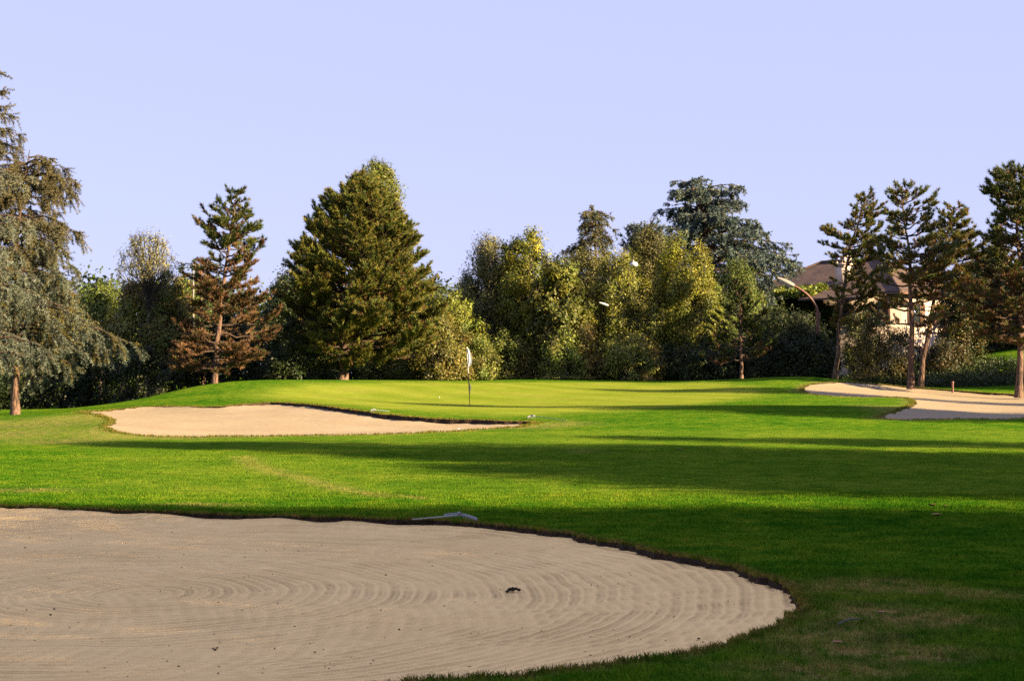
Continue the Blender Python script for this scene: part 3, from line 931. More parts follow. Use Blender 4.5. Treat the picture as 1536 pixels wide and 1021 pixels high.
def pal_green(TC, P, rng): return pick(GREEN_P, len(TC), rng)
def pal_mix(brown_below, strength=.8, hi=GREEN_P, lo=BROWN_P, noise_=.18, inner=.35):
    def f(TC, P, rng):
        fz = TC[:, 0] + rng.normal(0, .05, len(TC)) + noise_ * np.sin(P[:, 0] * 1.7 + P[:, 2] * 1.1) * np.sin(P[:, 1] * 1.9 + P[:, 2])
        p = np.clip((brown_below - fz) / .16 + .5, 0, 1) * strength
        p = np.clip(p + inner * (TC[:, 2] < .55), 0, 1)
        b = rng.random(len(TC)) < p
        return np.where(b[:, None], pick(lo, len(TC), rng), pick(hi, len(TC), rng))
    return f

R_ = np.random.default_rng
# --- pines and cedars named by what the photograph shows
pine('pine_tree', Shape([(321, 574), (328, 490), (338, 400), (350, 330), (356, 286)],
     [(284,352,360),(300,335,366),(315,318,372),(330,314,376),(345,288,386),(352,290,398),(365,300,400),(378,300,418),(388,290,419),(402,288,396),(425,284,392),(450,290,404),(480,280,412),(500,262,416),(520,262,408),(540,250,400),(552,262,350)], 76),
     'tall pine with rust brown lower needles at the left end of the green', R_(1), r0=.14, spacing=.40, per=6, pal=pal_mix(.60, .85), sparse=1.1, m=22, low=-.25, high=.4, upturn=.3, gap=.2)
pine('pine_tree', Shape([(514, 571), (518, 530), (528, 450), (538, 350), (546, 262)],
     [(262,541,552),(278,530,566),(290,508,576),(310,487,590),(330,484,602),(350,455,616),(380,455,626),(395,450,641),(420,428,642),(450,425,648),(480,436,656),(510,428,662),(535,440,645),(545,470,600)], 80),
     'broad dense olive green pine with a thick pale trunk, the biggest tree in the picture', R_(2), r0=.22, spacing=.33, per=8, pal=pal_mix(.4, .10, hi=np.vstack([OLIVE_P * np.array([1.05, 1.3, 1.1]), OLIVE_P * np.array([.9, 1.1, 1]), GREEN_P[1:2] * 1.2]), noise_=.3, inner=.15), sparse=1.15, m=20, low=-.12, high=.6, tw=9)
pine('pine_tree', Shape([(1112, 569), (1112, 500), (1108, 425)],
     [(425,1102,1113),(445,1092,1126),(480,1068,1150),(500,1058,1158),(520,1040,1166),(538,1055,1150)], 84),
     'young pine with thin bare lower trunk at the back edge of the green', R_(3), r0=.10, spacing=.42, per=5, pal=pal_mix(.2, .3), sparse=.8, m=22, low=-.1, high=.7, gap=.1)
def WShape(trunk, rows, d):
    S0 = Shape(trunk, rows, d)
    tx = lambda py: np.interp(py, [p[1] for p in trunk][::-1], [p[0] for p in trunk][::-1])
    return Shape(trunk, [(py, tx(py) + (l - tx(py)) * 1.07, tx(py) + (r - tx(py)) * 1.07) for py, l, r in rows], d)
pine('pine_tree', WShape([(1252, 568), (1258, 500), (1266, 430), (1278, 360), (1300, 294)],
     [(293,1295,1310),(305,1285,1322),(320,1280,1326),(335,1280,1316),(345,1240,1320),(365,1232,1326),(380,1236,1330),(400,1250,1332),(430,1254,1332),(460,1258,1322),(490,1264,1304)], 84),
     'slender leaning pine before the house, its trunk crossing the roof beside the chimney', R_(4), r0=.13, spacing=.44, per=5, pal=pal_mix(.1, .3, hi=np.vstack([GREEN_P * 1.25, OLIVE_P])), sparse=1.2, m=24, low=-.05, high=.3, upturn=.22, gap=.12)
pine('pine_tree', WShape([(1366, 581), (1367, 500), (1365, 400), (1357, 330), (1352, 278)],
     [(277,1345,1360),(290,1338,1404),(302,1334,1408),(315,1330,1412),(335,1332,1406),(360,1322,1420),(385,1305,1428),(405,1300,1432),(430,1290,1440),(460,1272,1432),(478,1266,1420),(500,1300,1400)], 79),
     'tall straight pine with a thin see-through top behind the right hand bunker', R_(5), r0=.15, spacing=.42, per=5, pal=pal_mix(.25, .35, hi=np.vstack([GREEN_P * 1.25, OLIVE_P, SILVER_P[2:3]])), sparse=1.0, thin=.3, m=20, low=-.1, high=.3, upturn=.22, gap=.14)
pine('pine_tree', WShape([(1380, 579), (1388, 530), (1396, 470), (1412, 390), (1432, 310)],
     [(308,1426,1438),(320,1412,1448),(345,1402,1450),(370,1392,1478),(400,1388,1484),(430,1380,1480),(460,1378,1462),(500,1388,1440)], 82),
     'pine with a slanting trunk and some rusty needles, behind the right hand bunker', R_(6), r0=.14, spacing=.36, per=6, pal=pal_mix(.45, .45, hi=np.vstack([GREEN_P * 1.25, OLIVE_P])), sparse=1.15, thin=.25, m=22, low=-.1, high=.3, upturn=.22, gap=.08)
pine('pine_tree', WShape([(1528, 574), (1532, 500), (1530, 400), (1518, 252)],
     [(250,1510,1528),(262,1500,1542),(275,1482,1556),(300,1480,1576),(318,1500,1590),(345,1496,1600),(365,1478,1606),(400,1470,1610),(450,1452,1616),(490,1456,1616),(508,1480,1590)], 76),
     'dark pine with patches of brown needles, cut by the right edge of the picture', R_(7), r0=.16, spacing=.36, per=6, pal=pal_mix(.4, .5), sparse=1.2, m=20, low=-.1, high=.3, upturn=.22, gap=.1)

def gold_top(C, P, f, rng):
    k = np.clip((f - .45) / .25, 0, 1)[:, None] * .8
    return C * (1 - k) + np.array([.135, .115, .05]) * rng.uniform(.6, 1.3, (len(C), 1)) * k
cedar('cedar_tree', Shape([(23, 622), (22, 560), (25, 420), (30, 300), (45, 225)],
     [(224,38,54),(236,8,80),(255,-30,112),(275,-40,120),(292,-50,122),(320,-60,124),(345,-60,120),(400,-70,130),(425,-50,130),(455,-60,142),(475,-60,200),(492,-60,200),(510,-50,150),(530,-40,110)], 62),
     'big drooping cedar with weeping grey green twigs and a pinkish trunk, at the left edge', R_(11), r0=.15, spacing=.85, per=9, pal=np.vstack([CEDAR_P, SILVER_P[:1], OLIVE_P[1:2]*1.1]), hang=.6, droop=.30, rise=.12, m=110, nl=.10, nw=.022, tw=26, light=gold_top)
cedar('cedar_tree', Shape([(-52, 632), (-50, 500), (-30, 250), (-6, 66)],
     [(66,-10,-3),(95,-20,-2),(140,-55,6),(165,-85,24),(215,-95,26),(260,-115,44),(300,-125,64),(380,-140,55),(450,-150,62),(505,-150,80),(530,-150,50)], 57),
     'taller silvery cedar beyond the left edge, only its branches showing', R_(12), r0=.2, spacing=1.15, per=7, pal=np.vstack([SILVER_P, CEDAR_P[1:]]), hang=.5, droop=.25, rise=.12, m=110, nl=.095, nw=.020, tw=22, light=gold_top)
cedar('cedar_tree', WShape([(897, 560), (897, 430), (892, 360), (884, 314)],
     [(314,878,890),(325,876,914),(338,874,934),(352,880,938),(368,842,920),(385,838,918),(410,845,935),(450,850,945),(500,850,940)], 99),
     'weeping cedar whose drooping golden brown top rises over the broad-leaved trees', R_(13), r0=.2, spacing=.85, per=6, pal=np.vstack([CEDAR_P[1:], OLIVE_P[1:2]]), hang=.95, droop=.75, rise=.5, m=36, nl=.16, nw=.05, tw=15)
cedar('cedar_tree', WShape([(1085, 560), (1080, 450), (1060, 350), (1034, 270)],
     [(269,1016,1050),(282,1006,1084),(295,1014,1108),(310,998,1126),(325,1000,1112),(340,1008,1132),(358,1002,1150),(375,992,1180),(392,1000,1196),(410,1020,1192),(430,1030,1172),(455,1030,1160),(500,1030,1150)], 106),
     'great dark blue green cedar with layered spreading branches, left of the house', R_(14), r0=.3, spacing=.78, per=10, pal=BLUE_P, hang=.38, droop=.30, rise=.30, m=40, nl=.15, nw=.062, tw=32)
cedar('cedar_tree', Shape([(972, 560), (970, 430), (962, 340)],
     [(340,956,968),(352,944,990),(366,936,1004),(390,935,1010),(430,938,1008),(500,940,1005)], 101),
     'dark cedar with fine upturned tips between the weeping cedar and the blue green cedar', R_(15), r0=.2, spacing=.45, per=8, pal=BLUE_P * .9, hang=.35, droop=.1, rise=.25, m=36, nl=.15, nw=.055, tw=18, tip_up=.2)
cedar('cedar_tree', Shape([(305, 572), (303, 480), (300, 392)],
     [(390,296,306),(402,264,330),(420,270,330),(445,262,340),(480,258,345),(520,255,350)], 90),
     'dark green cedar half hidden behind the rust brown pine', R_(16), r0=.15, spacing=.6, per=5, pal=GREEN_P * .8, hang=.3, droop=.2, rise=.1, m=30, nl=.15, nw=.045, tw=10)

# --- broad-leaved trees behind the green
YEL = np.array([[.105, .120, .014], [.145, .140, .018], [.070, .095, .014]])
MID = np.array([[.050, .080, .014], [.080, .100, .016], [.035, .060, .012]])
DRK = np.array([[.022, .040, .012], [.035, .055, .014], [.050, .062, .015]])
OLV = np.array([[.075, .080, .020], [.100, .095, .030], [.055, .065, .018]])
WIL = np.array([[.095, .100, .045], [.075, .085, .035], [.120, .115, .045]])
GLD = np.array([[.130, .100, .020], [.100, .095, .018], [.070, .080, .016]])
AUT = np.array([[.150, .085, .022], [.110, .075, .022], [.070, .070, .018]])
WARM = np.array([1.12, 1.06, .95])
YEL, MID, OLV, WIL, GLD, AUT = YEL * 1.5 * WARM, MID * 2.0 * WARM, OLV * 1.7 * WARM, WIL * 1.5 * WARM, GLD * 1.5, AUT * 1.5
def bl(x, top, rows, d, label, seed, pal, base=568, **kw):
    k = kw.pop('widen', 1.12 if 600 < x < 1130 else 1.0)
    rows = [tuple(x + (v - x) * k for v in rows[0])] + [(q[0], x + (q[1] - x) * k, x + (q[2] - x) * k) for q in rows[1:]]
    rows = [(top,) + rows[0]] + list(rows[1:])
    broadleaf(kw.pop('name', 'broadleaf_tree'), Shape([(x, base), (kw.pop('tx', x), top)], rows, d), label, R_(seed), pal, **kw)
bl(575, 244, [(562,578),(258,538,594),(275,524,604),(310,518,604),(345,530,612),(400,540,620),(470,545,625)], 89,
   'slim poplar with bright yellow green top rising behind the biggest pine', 21, YEL*np.array([.72,.76,.9]), nclump=190, cr=.42, nleaf=170, leaf=.115, elong=1.5, tx=566, widen=1.06, name='poplar_tree')
bl(668, 440, [(655,690),(455,632,706),(490,628,725),(520,636,726),(555,640,720)], 88, 'low leafy tree with yellowing leaves just right of the biggest pine', 22, np.vstack([YEL, MID]), nclump=80, leaf=.16, nleaf=120, cr=.5)
bl(735, 360, [(722,742),(375,708,765),(400,700,772),(440,692,776),(490,694,778),(545,700,776)], 93, 'grey green willow-leaved tree with feathery top', 23, WIL, nclump=120, cr=.5, nleaf=210, leaf=.11, elong=1.6)
bl(792, 347, [(770,806),(362,758,812),(385,752,822),(420,756,842),(470,752,850),(540,755,848)], 91, 'round topped bright yellow green tree left of the middle of the picture', 24, YEL, nclump=130, cr=.5, nleaf=150, leaf=.145)
bl(838, 392, [(826,850),(410,806,868),(440,796,884),(490,798,890),(540,800,885)], 88, 'mid green tree with big leaves and a thin pale stem below it', 25, np.vstack([MID, YEL[:1]]) * np.array([.78, .66, .7]), nclump=100, cr=.5, nleaf=100, leaf=.20)
bl(880, 384, [(866,896),(400,852,916),(425,846,925),(470,846,930),(530,850,930)], 94, 'olive brown tree below the weeping cedar', 26, OLV, nclump=110, cr=.5, nleaf=170, leaf=.12, elong=1.6)
bl(930, 386, [(912,944),(400,898,958),(430,890,972),(470,892,1000),(540,895,1005)], 89.5, 'upright birch with yellowish leaves around a lamp post', 27, YEL*.92, nclump=125, cr=.42, nleaf=150, leaf=.12, elong=2.0, name='birch_tree', bark=M_BARK_PALE)
bl(975, 346, [(966,988),(362,946,1000),(400,942,1012),(450,945,1016),(530,950,1015)], 96, 'dusky olive tree behind the white domed lamp', 28, OLV*.75, nclump=120, cr=.45, nleaf=170, leaf=.12, elong=1.6)
bl(1026, 354, [(1014,1040),(372,992,1058),(405,984,1068),(450,980,1075),(500,985,1080),(545,990,1075)], 90, 'tall golden green tree in front of the blue green cedar', 29, YEL, nclump=150, cr=.45, nleaf=170, leaf=.12, elong=1.7)
bl(1066, 432, [(1056,1078),(450,1040,1092),(490,1036,1100),(540,1040,1100)], 92, 'smaller grey green tree between the golden green tree and the young pine', 30, MID*.9, nclump=70, cr=.45, nleaf=150, leaf=.12)
bl(1104, 392, [(1096,1112),(410,1084,1128),(440,1066,1142),(490,1060,1156),(545,1065,1150)], 95, 'pointed mid green tree right behind the young pine', 31, MID*.85, nclump=100, cr=.45, nleaf=150, leaf=.12, elong=1.5)
bl(222, 352, [(196,248),(372,180,262),(395,176,268),(415,172,268)], 84, 'pale twiggy top of the birch left of the rust brown pine', 32, WIL*1.3, nclump=75, cr=.36, nleaf=30, leaf=.10, elong=1.5, name='birch_tree', r0=.06)
bl(232, 415, [(210,262),(432,176,284),(465,162,290),(500,150,290),(550,150,285)], 86, 'yellow brown leafy tree under the twiggy birch top', 33, np.vstack([OLV * 1.3, AUT * 1.3, MID]), nclump=130, cr=.55, nleaf=130, leaf=.15)
bl(150, 428, [(136,168),(445,118,196),(480,110,205),(540,105,205)], 98, 'distant green tree between the drooping cedar and the birch', 34, MID*.75, nclump=100, cr=.6, nleaf=140, leaf=.16)
bl(284, 418, [(268,300),(440,250,318),(480,245,330),(540,245,330)], 102, 'distant grey green tree behind the dark cedar', 35, MID*.8, nclump=80, cr=.6, nleaf=140, leaf=.16)
bl(95, 432, [(80,112),(455,55,140),(500,40,150),(560,40,150)], 92, 'autumn brown tree behind the drooping cedar', 36, np.vstack([AUT*.8, DRK]), nclump=100, cr=.6, nleaf=140, leaf=.16)
bl(432, 410, [(420,448),(430,404,466),(470,396,476),(520,392,480),(555,395,480)], 90, 'dark green tree filling the gap between the two big pines', 37, DRK, nclump=110, cr=.55, nleaf=160, leaf=.14)
bl(655, 470, [(640,672),(490,620,690),(530,615,700),(560,620,700)], 84, 'golden yellow bush under the right side of the biggest pine', 38, GLD, nclump=70, cr=.4, nleaf=110, leaf=.12, cat='bush', name='bush', stems=5, r0=.04)
bl(1418, 515, [(1400,1440),(530,1384,1452),(545,1380,1458),(565,1385,1455)], 93, 'dark bush at the foot of the sunlit house wall', 39, np.vstack([DRK, AUT*.6]), nclump=60, cr=.45, nleaf=110, leaf=.12, cat='bush', name='bush', stems=5, r0=.04)
bl(1492, 372, [(1476,1510),(400,1446,1540),(440,1432,1560),(500,1430,1580),(535,1440,1580)], 101, 'dark dense tree right of the house', 40, np.vstack([DRK, OLV*.7]), base=545, nclump=140, cr=.65, nleaf=150, leaf=.16)
bl(1590, 380, [(1570,1610),(410,1540,1640),(470,1530,1660),(530,1540,1660)], 98, 'dark tree beyond the right edge of the picture', 41, DRK, base=545, nclump=90, cr=.65, nleaf=150, leaf=.16)
bl(1322, 478, [(1305,1345),(505,1280,1372),(550,1272,1380),(572,1280,1375)], 86, 'golden brown thicket of thin stems between two pine trunks', 42, np.vstack([GLD*.8, AUT, OLV]), base=578, nclump=80, cr=.4, nleaf=90, leaf=.10, cat='bush', name='bush', stems=12, r0=.03, elong=1.6)
bl(1200, 470, [(1185,1215),(500,1165,1240),(540,1160,1250)], 92, 'dark bush below the ivy on the house', 43, DRK*.8, nclump=60, cr=.5, nleaf=120, leaf=.13, cat='bush', name='bush', stems=5, r0=.04)
bl(1290, 470, [(1276,1310),(500,1262,1330),(545,1262,1330)], 97, 'dull green bush against the shaded house wall', 44, np.vstack([DRK, OLV*.8]), base=570, nclump=50, cr=.45, nleaf=110, leaf=.12, cat='bush', name='bush', stems=5, r0=.04)

bl(700, 425, [(690,712),(445,668,738),(480,655,750),(540,655,755)], 98, 'shaded green tree behind the willow-leaved one', 50, np.vstack([MID, DRK]), nclump=90, cr=.6, nleaf=140, leaf=.15)
bl(762, 400, [(750,776),(420,730,800),(470,720,806),(540,720,810)], 99, 'green tree filling the back between the feathery and the round topped tree', 51, np.vstack([MID, OLV]), nclump=90, cr=.6, nleaf=140, leaf=.15)
bl(858, 402, [(846,872),(425,826,896),(470,820,900),(540,820,905)], 98, 'dull green tree in the second row under the weeping cedar', 52, np.vstack([MID, DRK]), nclump=90, cr=.6, nleaf=140, leaf=.15)
bl(1000, 385, [(990,1012),(410,970,1032),(470,960,1045),(540,960,1050)], 99, 'mid green tree closing the gap before the blue green cedar', 53, np.vstack([MID, OLV]), nclump=100, cr=.6, nleaf=140, leaf=.15)
bl(1160, 462, [(1148,1172),(480,1130,1190),(520,1120,1200),(555,1120,1200)], 94, 'low dark tree between the young pine and the ivy', 54, DRK, nclump=80, cr=.5, nleaf=140, leaf=.14)
bl(1440, 418, [(1430,1456),(440,1412,1474),(480,1405,1478),(530,1408,1478)], 96, 'dark rusty tree hiding the right corner of the house', 55, np.vstack([DRK, AUT*.7]), nclump=80, cr=.5, nleaf=130, leaf=.14)

# --- undergrowth row: one bush after another along the back of the course
shrubs = []
rs = R_(99)
x = -60
while x < 1250:
    hgt = rs.uniform(45, 85) if x > 520 else rs.uniform(60, 120)
    w = rs.uniform(26, 44)
    shrubs.append((x, hgt, w))
    x += rs.uniform(24, 38)
places = []
for i, (x, hgt, w) in enumerate(shrubs):
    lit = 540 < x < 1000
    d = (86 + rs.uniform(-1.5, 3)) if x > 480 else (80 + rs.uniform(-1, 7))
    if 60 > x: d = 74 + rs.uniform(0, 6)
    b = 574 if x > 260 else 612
    pal = (np.vstack([MID, OLV, YEL[2:]]) * 1.3 if i % 3 else np.vstack([OLV, AUT]) * 1.3) if lit else DRK * .8  # sunlight put into the palette: brighter leaves where lit, darker elsewhere
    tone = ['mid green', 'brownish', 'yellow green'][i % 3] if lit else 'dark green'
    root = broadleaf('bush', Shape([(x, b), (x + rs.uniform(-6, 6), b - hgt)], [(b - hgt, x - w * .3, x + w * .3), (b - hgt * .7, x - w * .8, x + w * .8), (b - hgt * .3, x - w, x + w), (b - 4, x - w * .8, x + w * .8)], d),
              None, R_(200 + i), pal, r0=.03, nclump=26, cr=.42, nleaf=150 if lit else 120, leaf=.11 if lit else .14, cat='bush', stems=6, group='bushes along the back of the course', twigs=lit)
    places.append((root, x, tone))

MARKS = [(-40, 'off the left edge behind the drooping cedar'), (23, 'behind the pinkish trunk of the drooping cedar'), (95, 'below the autumn brown tree'), (150, 'behind the left tip of the far sand bunker'),
         (222, 'below the twiggy birch'), (321, 'behind the trunk of the rust brown pine'), (425, 'in the gap between the two big pines'), (514, 'behind the trunk of the biggest pine'),
         (600, 'under the right side of the biggest pine'), (700, 'straight behind the flagstick'), (790, 'below the round topped yellow green tree'), (870, 'below the weeping cedar'),
         (950, 'below the white domed lamp'), (1040, 'between the domed lamp and the young pine'), (1112, 'behind the trunk of the young pine'), (1190, 'below the curved lamp post'), (1250, 'behind the slender leaning pine')]
near_mark = {}
for root, x, tone in places:
    near_mark.setdefault(min(MARKS, key=lambda m: abs(m[0] - x))[1], []).append((x, root, tone))
ORD = ['leftmost', 'second', 'third', 'fourth', 'fifth', 'sixth']
for ph, L in near_mark.items():
    L.sort(key=lambda q: q[0])
    for i, (x, root, tone) in enumerate(L):
        if len(L) == 1: root['label'] = f'{tone} bush {ph}'
        elif i == len(L) - 1: root['label'] = f'{tone} bush {ph}, rightmost of those there'
        elif i == 0: root['label'] = f'{tone} bush {ph}, leftmost of those there'
        else: root['label'] = f'{tone} bush {ph}, {ORD[i]} from the left there'

# --- the wood farther back, one mass
def far_wood():
    rng = R_(300); g = Geo()
    n = 6000
    x = rng.uniform(-62, 66, n); y = rng.uniform(104, 116, n)
    px = x / y * FPX + CX
    topz = np.interp(px, [-200, 60, 130, 300, 420, 700, 900, 1150, 1230, 1420, 1500, 1700], [8.5, 7.4, 6.6, 6.8, 6.6, 6.2, 7.5, 6.0, 3.0, 3.0, 7.5, 8.5]) + .7 * np.sin(x * .9) + .4 * np.sin(x * 2.3 + 1)
    z = rng.uniform(0, 1, n) ** .8 * topz
    behind = (px > 1130) & (px < 1500); y = np.where(behind, y + 26, y); x = np.where(behind, x * y / (y - 26), x)
    z = np.where(behind, z * 1.3, z)
    C0 = np.stack([x, y, z], 1)
    i = np.repeat(np.arange(len(C0)), 34)
    P = C0[i] + rng.normal(0, .55, (len(i), 3))
    P[:, 2] = np.maximum(P[:, 2], .3)
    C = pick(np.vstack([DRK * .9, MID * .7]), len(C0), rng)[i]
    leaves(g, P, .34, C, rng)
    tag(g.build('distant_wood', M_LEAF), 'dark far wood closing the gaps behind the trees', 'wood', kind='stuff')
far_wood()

# --- the trees outside the frame that throw the long shadows (placed by where their shade falls)
def shade_tree(tx, ty, h, w, seed, dense, kind):
    """tx, ty: where the tip of its shadow lies"""
    Ls = h / math.tan(SUN_EL)
    bx, by = tx + Ls * math.cos(SUN_AZ), ty + Ls * math.sin(SUN_AZ)
    root = empty('broadleaf_tree' if kind != 'p' else 'pine_tree', (bx, by, Hs(bx, by)))
    rng = R_(seed); gt, gc = Geo(), Geo(); b = np.array([bx, by, Hs(bx, by)])
    P = np.array([b + [0, 0, -.1], b + [.1, 0, h * .3], b + [0, .15, h * .65], b + [0, 0, h * .97]])
    tube(gt, P, [.24, .2, .13, .03], 8)
    n = int(95 * dense * (w / 3) ** 1.2 * h / 10)
    f = rng.uniform(0, 1, n) ** .9
    prof = np.interp(f, [0, .12, .5, .7, .82, .92, .97, 1], [.5, .95, 1, .93, .78, .54, .34, .1] if kind != 'p' else [.7, 1, .75, .55, .42, .27, .16, .06])
    phi = rng.uniform(0, 6.28, n); u = rng.uniform(.1, 1, n) ** .6
    lo = .12 if kind == 'b' else .22
    C0 = b + np.stack([np.cos(phi) * w * prof * u, np.sin(phi) * w * prof * u, h * (lo + (1 - lo) * f)], 1)
    k = np.linspace(0, n - 1, min(n, 60)).astype(int)
    for c in C0[k]:
        zz = b[2] + (c[2] - b[2]) * .75
        tube(gt, np.array([[b[0], b[1], zz], (np.array([b[0], b[1], zz]) + c) / 2 + [0, 0, .1], c]), [.06, .04, .015], 4, cap=False)
    if kind == 't':
        m = int(62000 * dense); d = norm(rng.normal(0, 1, (m, 3))); rr = rng.uniform(0, 1, (m, 1)) ** .36
        P = b + np.array([0, 0, h * .56]) + d * rr * np.array([w, w, h * .44])
        leaves(gc, P, .17, pick(MID, m, rng), rng)
        gt.build('trunk', M_BARK_GREY, root, smooth=True, loc=b); gc.build('crown', M_LEAF, root, loc=b)
        return root
    i = np.repeat(np.arange(n), 130 if kind == 'b' else 150)
    P = C0[i] + rng.normal(0, 1, (len(i), 3)) * np.array([.42, .42, .35])
    leaves(gc, P, .22 if kind == 'b' else .19, pick(MID if kind == 'b' else GREEN_P, len(i), rng), rng)
    gt.build('trunk', M_BARK_GREY, root, smooth=True, loc=b); gc.build('crown', M_LEAF, root, loc=b)
    return root
SHADE = [  # tip x, tip y, height, half width, density, kind, what it shades
    (-8.8, 39.4, 15, 3.2, 1.6, 'b', 'throwing the longest shadow across the fairway'), (-2.2, 33.6, 14, 4.6, 1.5, 'b', 'shading the middle of the fairway'),
    (0.2, 28.4, 14, 4.8, 1.5, 'b', 'shading the near side of the fairway'), (2.5, 41.5, 12, 1.7, 1.4, 'b', 'shading the far side of the fairway'),
    (-3.4, 19.6, 13, 2.0, 1.5, 'b', 'shading the rake beside the near bunker'), (-.8, 18.8, 14, 4.2, 1.6, 'b', 'shading the far edge of the near bunker'),
    (2.2, 18.6, 14, 5.0, 1.6, 'b', 'shading the turf beyond the near bunker'), (0.4, 14.0, 14, 4.6, 1.6, 'b', 'shading the right tip of the near bunker'), (-0.2, 9.4, 14, 4.6, 1.5, 'b', 'shading the front of the near bunker'),
    (3.0, 7.0, 12, 4.0, 1.4, 'b', 'shading the lowest corner of the turf'), (-12.0, 20.4, 14, 4.4, 1.0, 't', 'feathery, by the far left of the near bunker'), (-11.5, 14.5, 14, 5.0, 1.0, 't', 'feathery, by the left of the near bunker'), (-12, 9.5, 14, 5.0, 1.0, 't', 'feathery, by the near left corner of the sand'),
    (-3.5, 63.6, 13, 1.0, 1.8, 'p', 'narrow, throwing the thin shadow past the flagstick'), (3.6, 75.0, 12, 2.4, 1.5, 'b', 'shading the back of the putting green'), (3.0, 58.5, 12, 2.8, 1.6, 'b', 'shading the front of the putting green'),
    (7, 53.5, 10, 2.6, 1.5, 'b', 'shading the turf before the right bunker'), (12.0, 56, 12, 3.4, 1.5, 'b', 'shading the peninsula of the right bunker'), (9, 92, 15, 5.0, 1.8, 'b', 'shading the grass bank behind the right bunker'),
]
for i, (tx, ty, h, w, dn, kd, wh) in enumerate(SHADE):
    r = shade_tree(tx, ty, h, w, 400 + i, dn, kd)
    tag(r, 'tree outside the picture on the right, ' + wh, 'tree', 'trees along the sunny side of the course')

def bank_weeds():  # weeds whose dark leaves also stand in for the bank's deep shade
    rng = R_(310); g = Geo(); n = 9000
    x = rng.uniform(16, 34, n); y = rng.uniform(83.5, 100, n); h = H(x, y)
    k = (h < 2.3 + .25 * np.sin(x * 1.3)) & (np.sin(x * 1.1 + 2 * np.sin(y * .7)) + np.sin(y * 1.3 + x * .5) + rng.normal(0, .5, n) > -.9) & (x > 17.5 + (y - 84) * .1)
    x, y, h = x[k], y[k], h[k]
    i = np.repeat(np.arange(len(x)), 14)
    P = np.stack([x[i], y[i], h[i]], 1) + rng.normal(0, 1, (len(i), 3)) * [.16, .16, 0] + np.abs(rng.normal(0, 1, (len(i), 1))) * [0, 0, .20]
    leaves(g, P, .13, pick(np.vstack([DRK * .8, DRK, MID[:1] * .7]), len(x), rng)[i], rng)
    tag(g.build('weeds', M_LEAF), 'dark weeds covering the shaded bank behind the right hand bunker', 'weeds', kind='stuff')
bank_weeds()
# ------------------------------------------------------------------ the house behind the pines
def tile_mat():
    m, nt, out = new_mat('roof_tiles')
    tc = N(nt, 'ShaderNodeTexCoord').outputs['Object']
    uv = attr(nt, 'tint', 'Color')          # r,g carry metres along the eave and up the slope
    sep = N(nt, 'ShaderNodeSeparateColor'); nt.links.new(uv, sep.inputs[0])
    a = math_(nt, 'ABSOLUTE', math_(nt, 'SINE', math_(nt, 'MULTIPLY', sep.outputs[0], 3.14159 / .22)))
    b = math_(nt, 'FRACT', math_(nt, 'MULTIPLY', sep.outputs[1], 1 / .38))
    n1 = noise(nt, tc, 1.2, 4); n2 = noise(nt, tc, 7.0, 4)
    c = ramp(nt, math_(nt, 'ADD', math_(nt, 'MULTIPLY', n1, .5), math_(nt, 'MULTIPLY', n2, .5)), [(0.38, (0.038, 0.023, 0.018)), (0.5, (0.070, 0.041, 0.031)), (0.62, (0.105, 0.063, 0.046))])
    c = mix(nt, 1.0, c, ramp(nt, a, [(0.0, 0.55), (0.5, 1.0)]), 'MULTIPLY')
    p = N(nt, 'ShaderNodeBsdfPrincipled', i_Roughness=0.85); nt.links.new(c, p.inputs['Base Color'])
    h = math_(nt, 'ADD', a, math_(nt, 'MULTIPLY', b, -.6))
    nt.links.new(bump(nt, h, 1.0, 0.06), p.inputs['Normal'])
    nt.links.new(p.outputs[0], out.inputs[0]); return m
def plaster_mat(name, col):
    m, nt, out = new_mat(name)
    tc = N(nt, 'ShaderNodeTexCoord').outputs['Object']
    n1 = noise(nt, mapping(nt, tc, (1, 1, .35)), 0.9, 5, .65); n2 = noise(nt, tc, 12, 4)
    c = mix(nt, 1.0, tuple(col), ramp(nt, n1, [(0.3, .78), (0.65, 1.08)]), 'MULTIPLY')
    c = mix(nt, 1.0, c, ramp(nt, n2, [(0.3, .93), (0.7, 1.05)]), 'MULTIPLY')
    p = N(nt, 'ShaderNodeBsdfPrincipled', i_Roughness=0.95); nt.links.new(c, p.inputs['Base Color'])
    nt.links.new(bump(nt, n2, .4, .01), p.inputs['Normal'])
    nt.links.new(p.outputs[0], out.inputs[0]); return m
M_TILE = tile_mat(); M_WALL = plaster_mat('plaster', (.46, .37, .30)); M_WOOD = paint_mat('dark_wood', (.09, .05, .03), .7)
M_GLASS = paint_mat('window_glass', (.02, .025, .03), .08); M_SHUT = paint_mat('shutter_brown', (.10, .045, .025), .6)

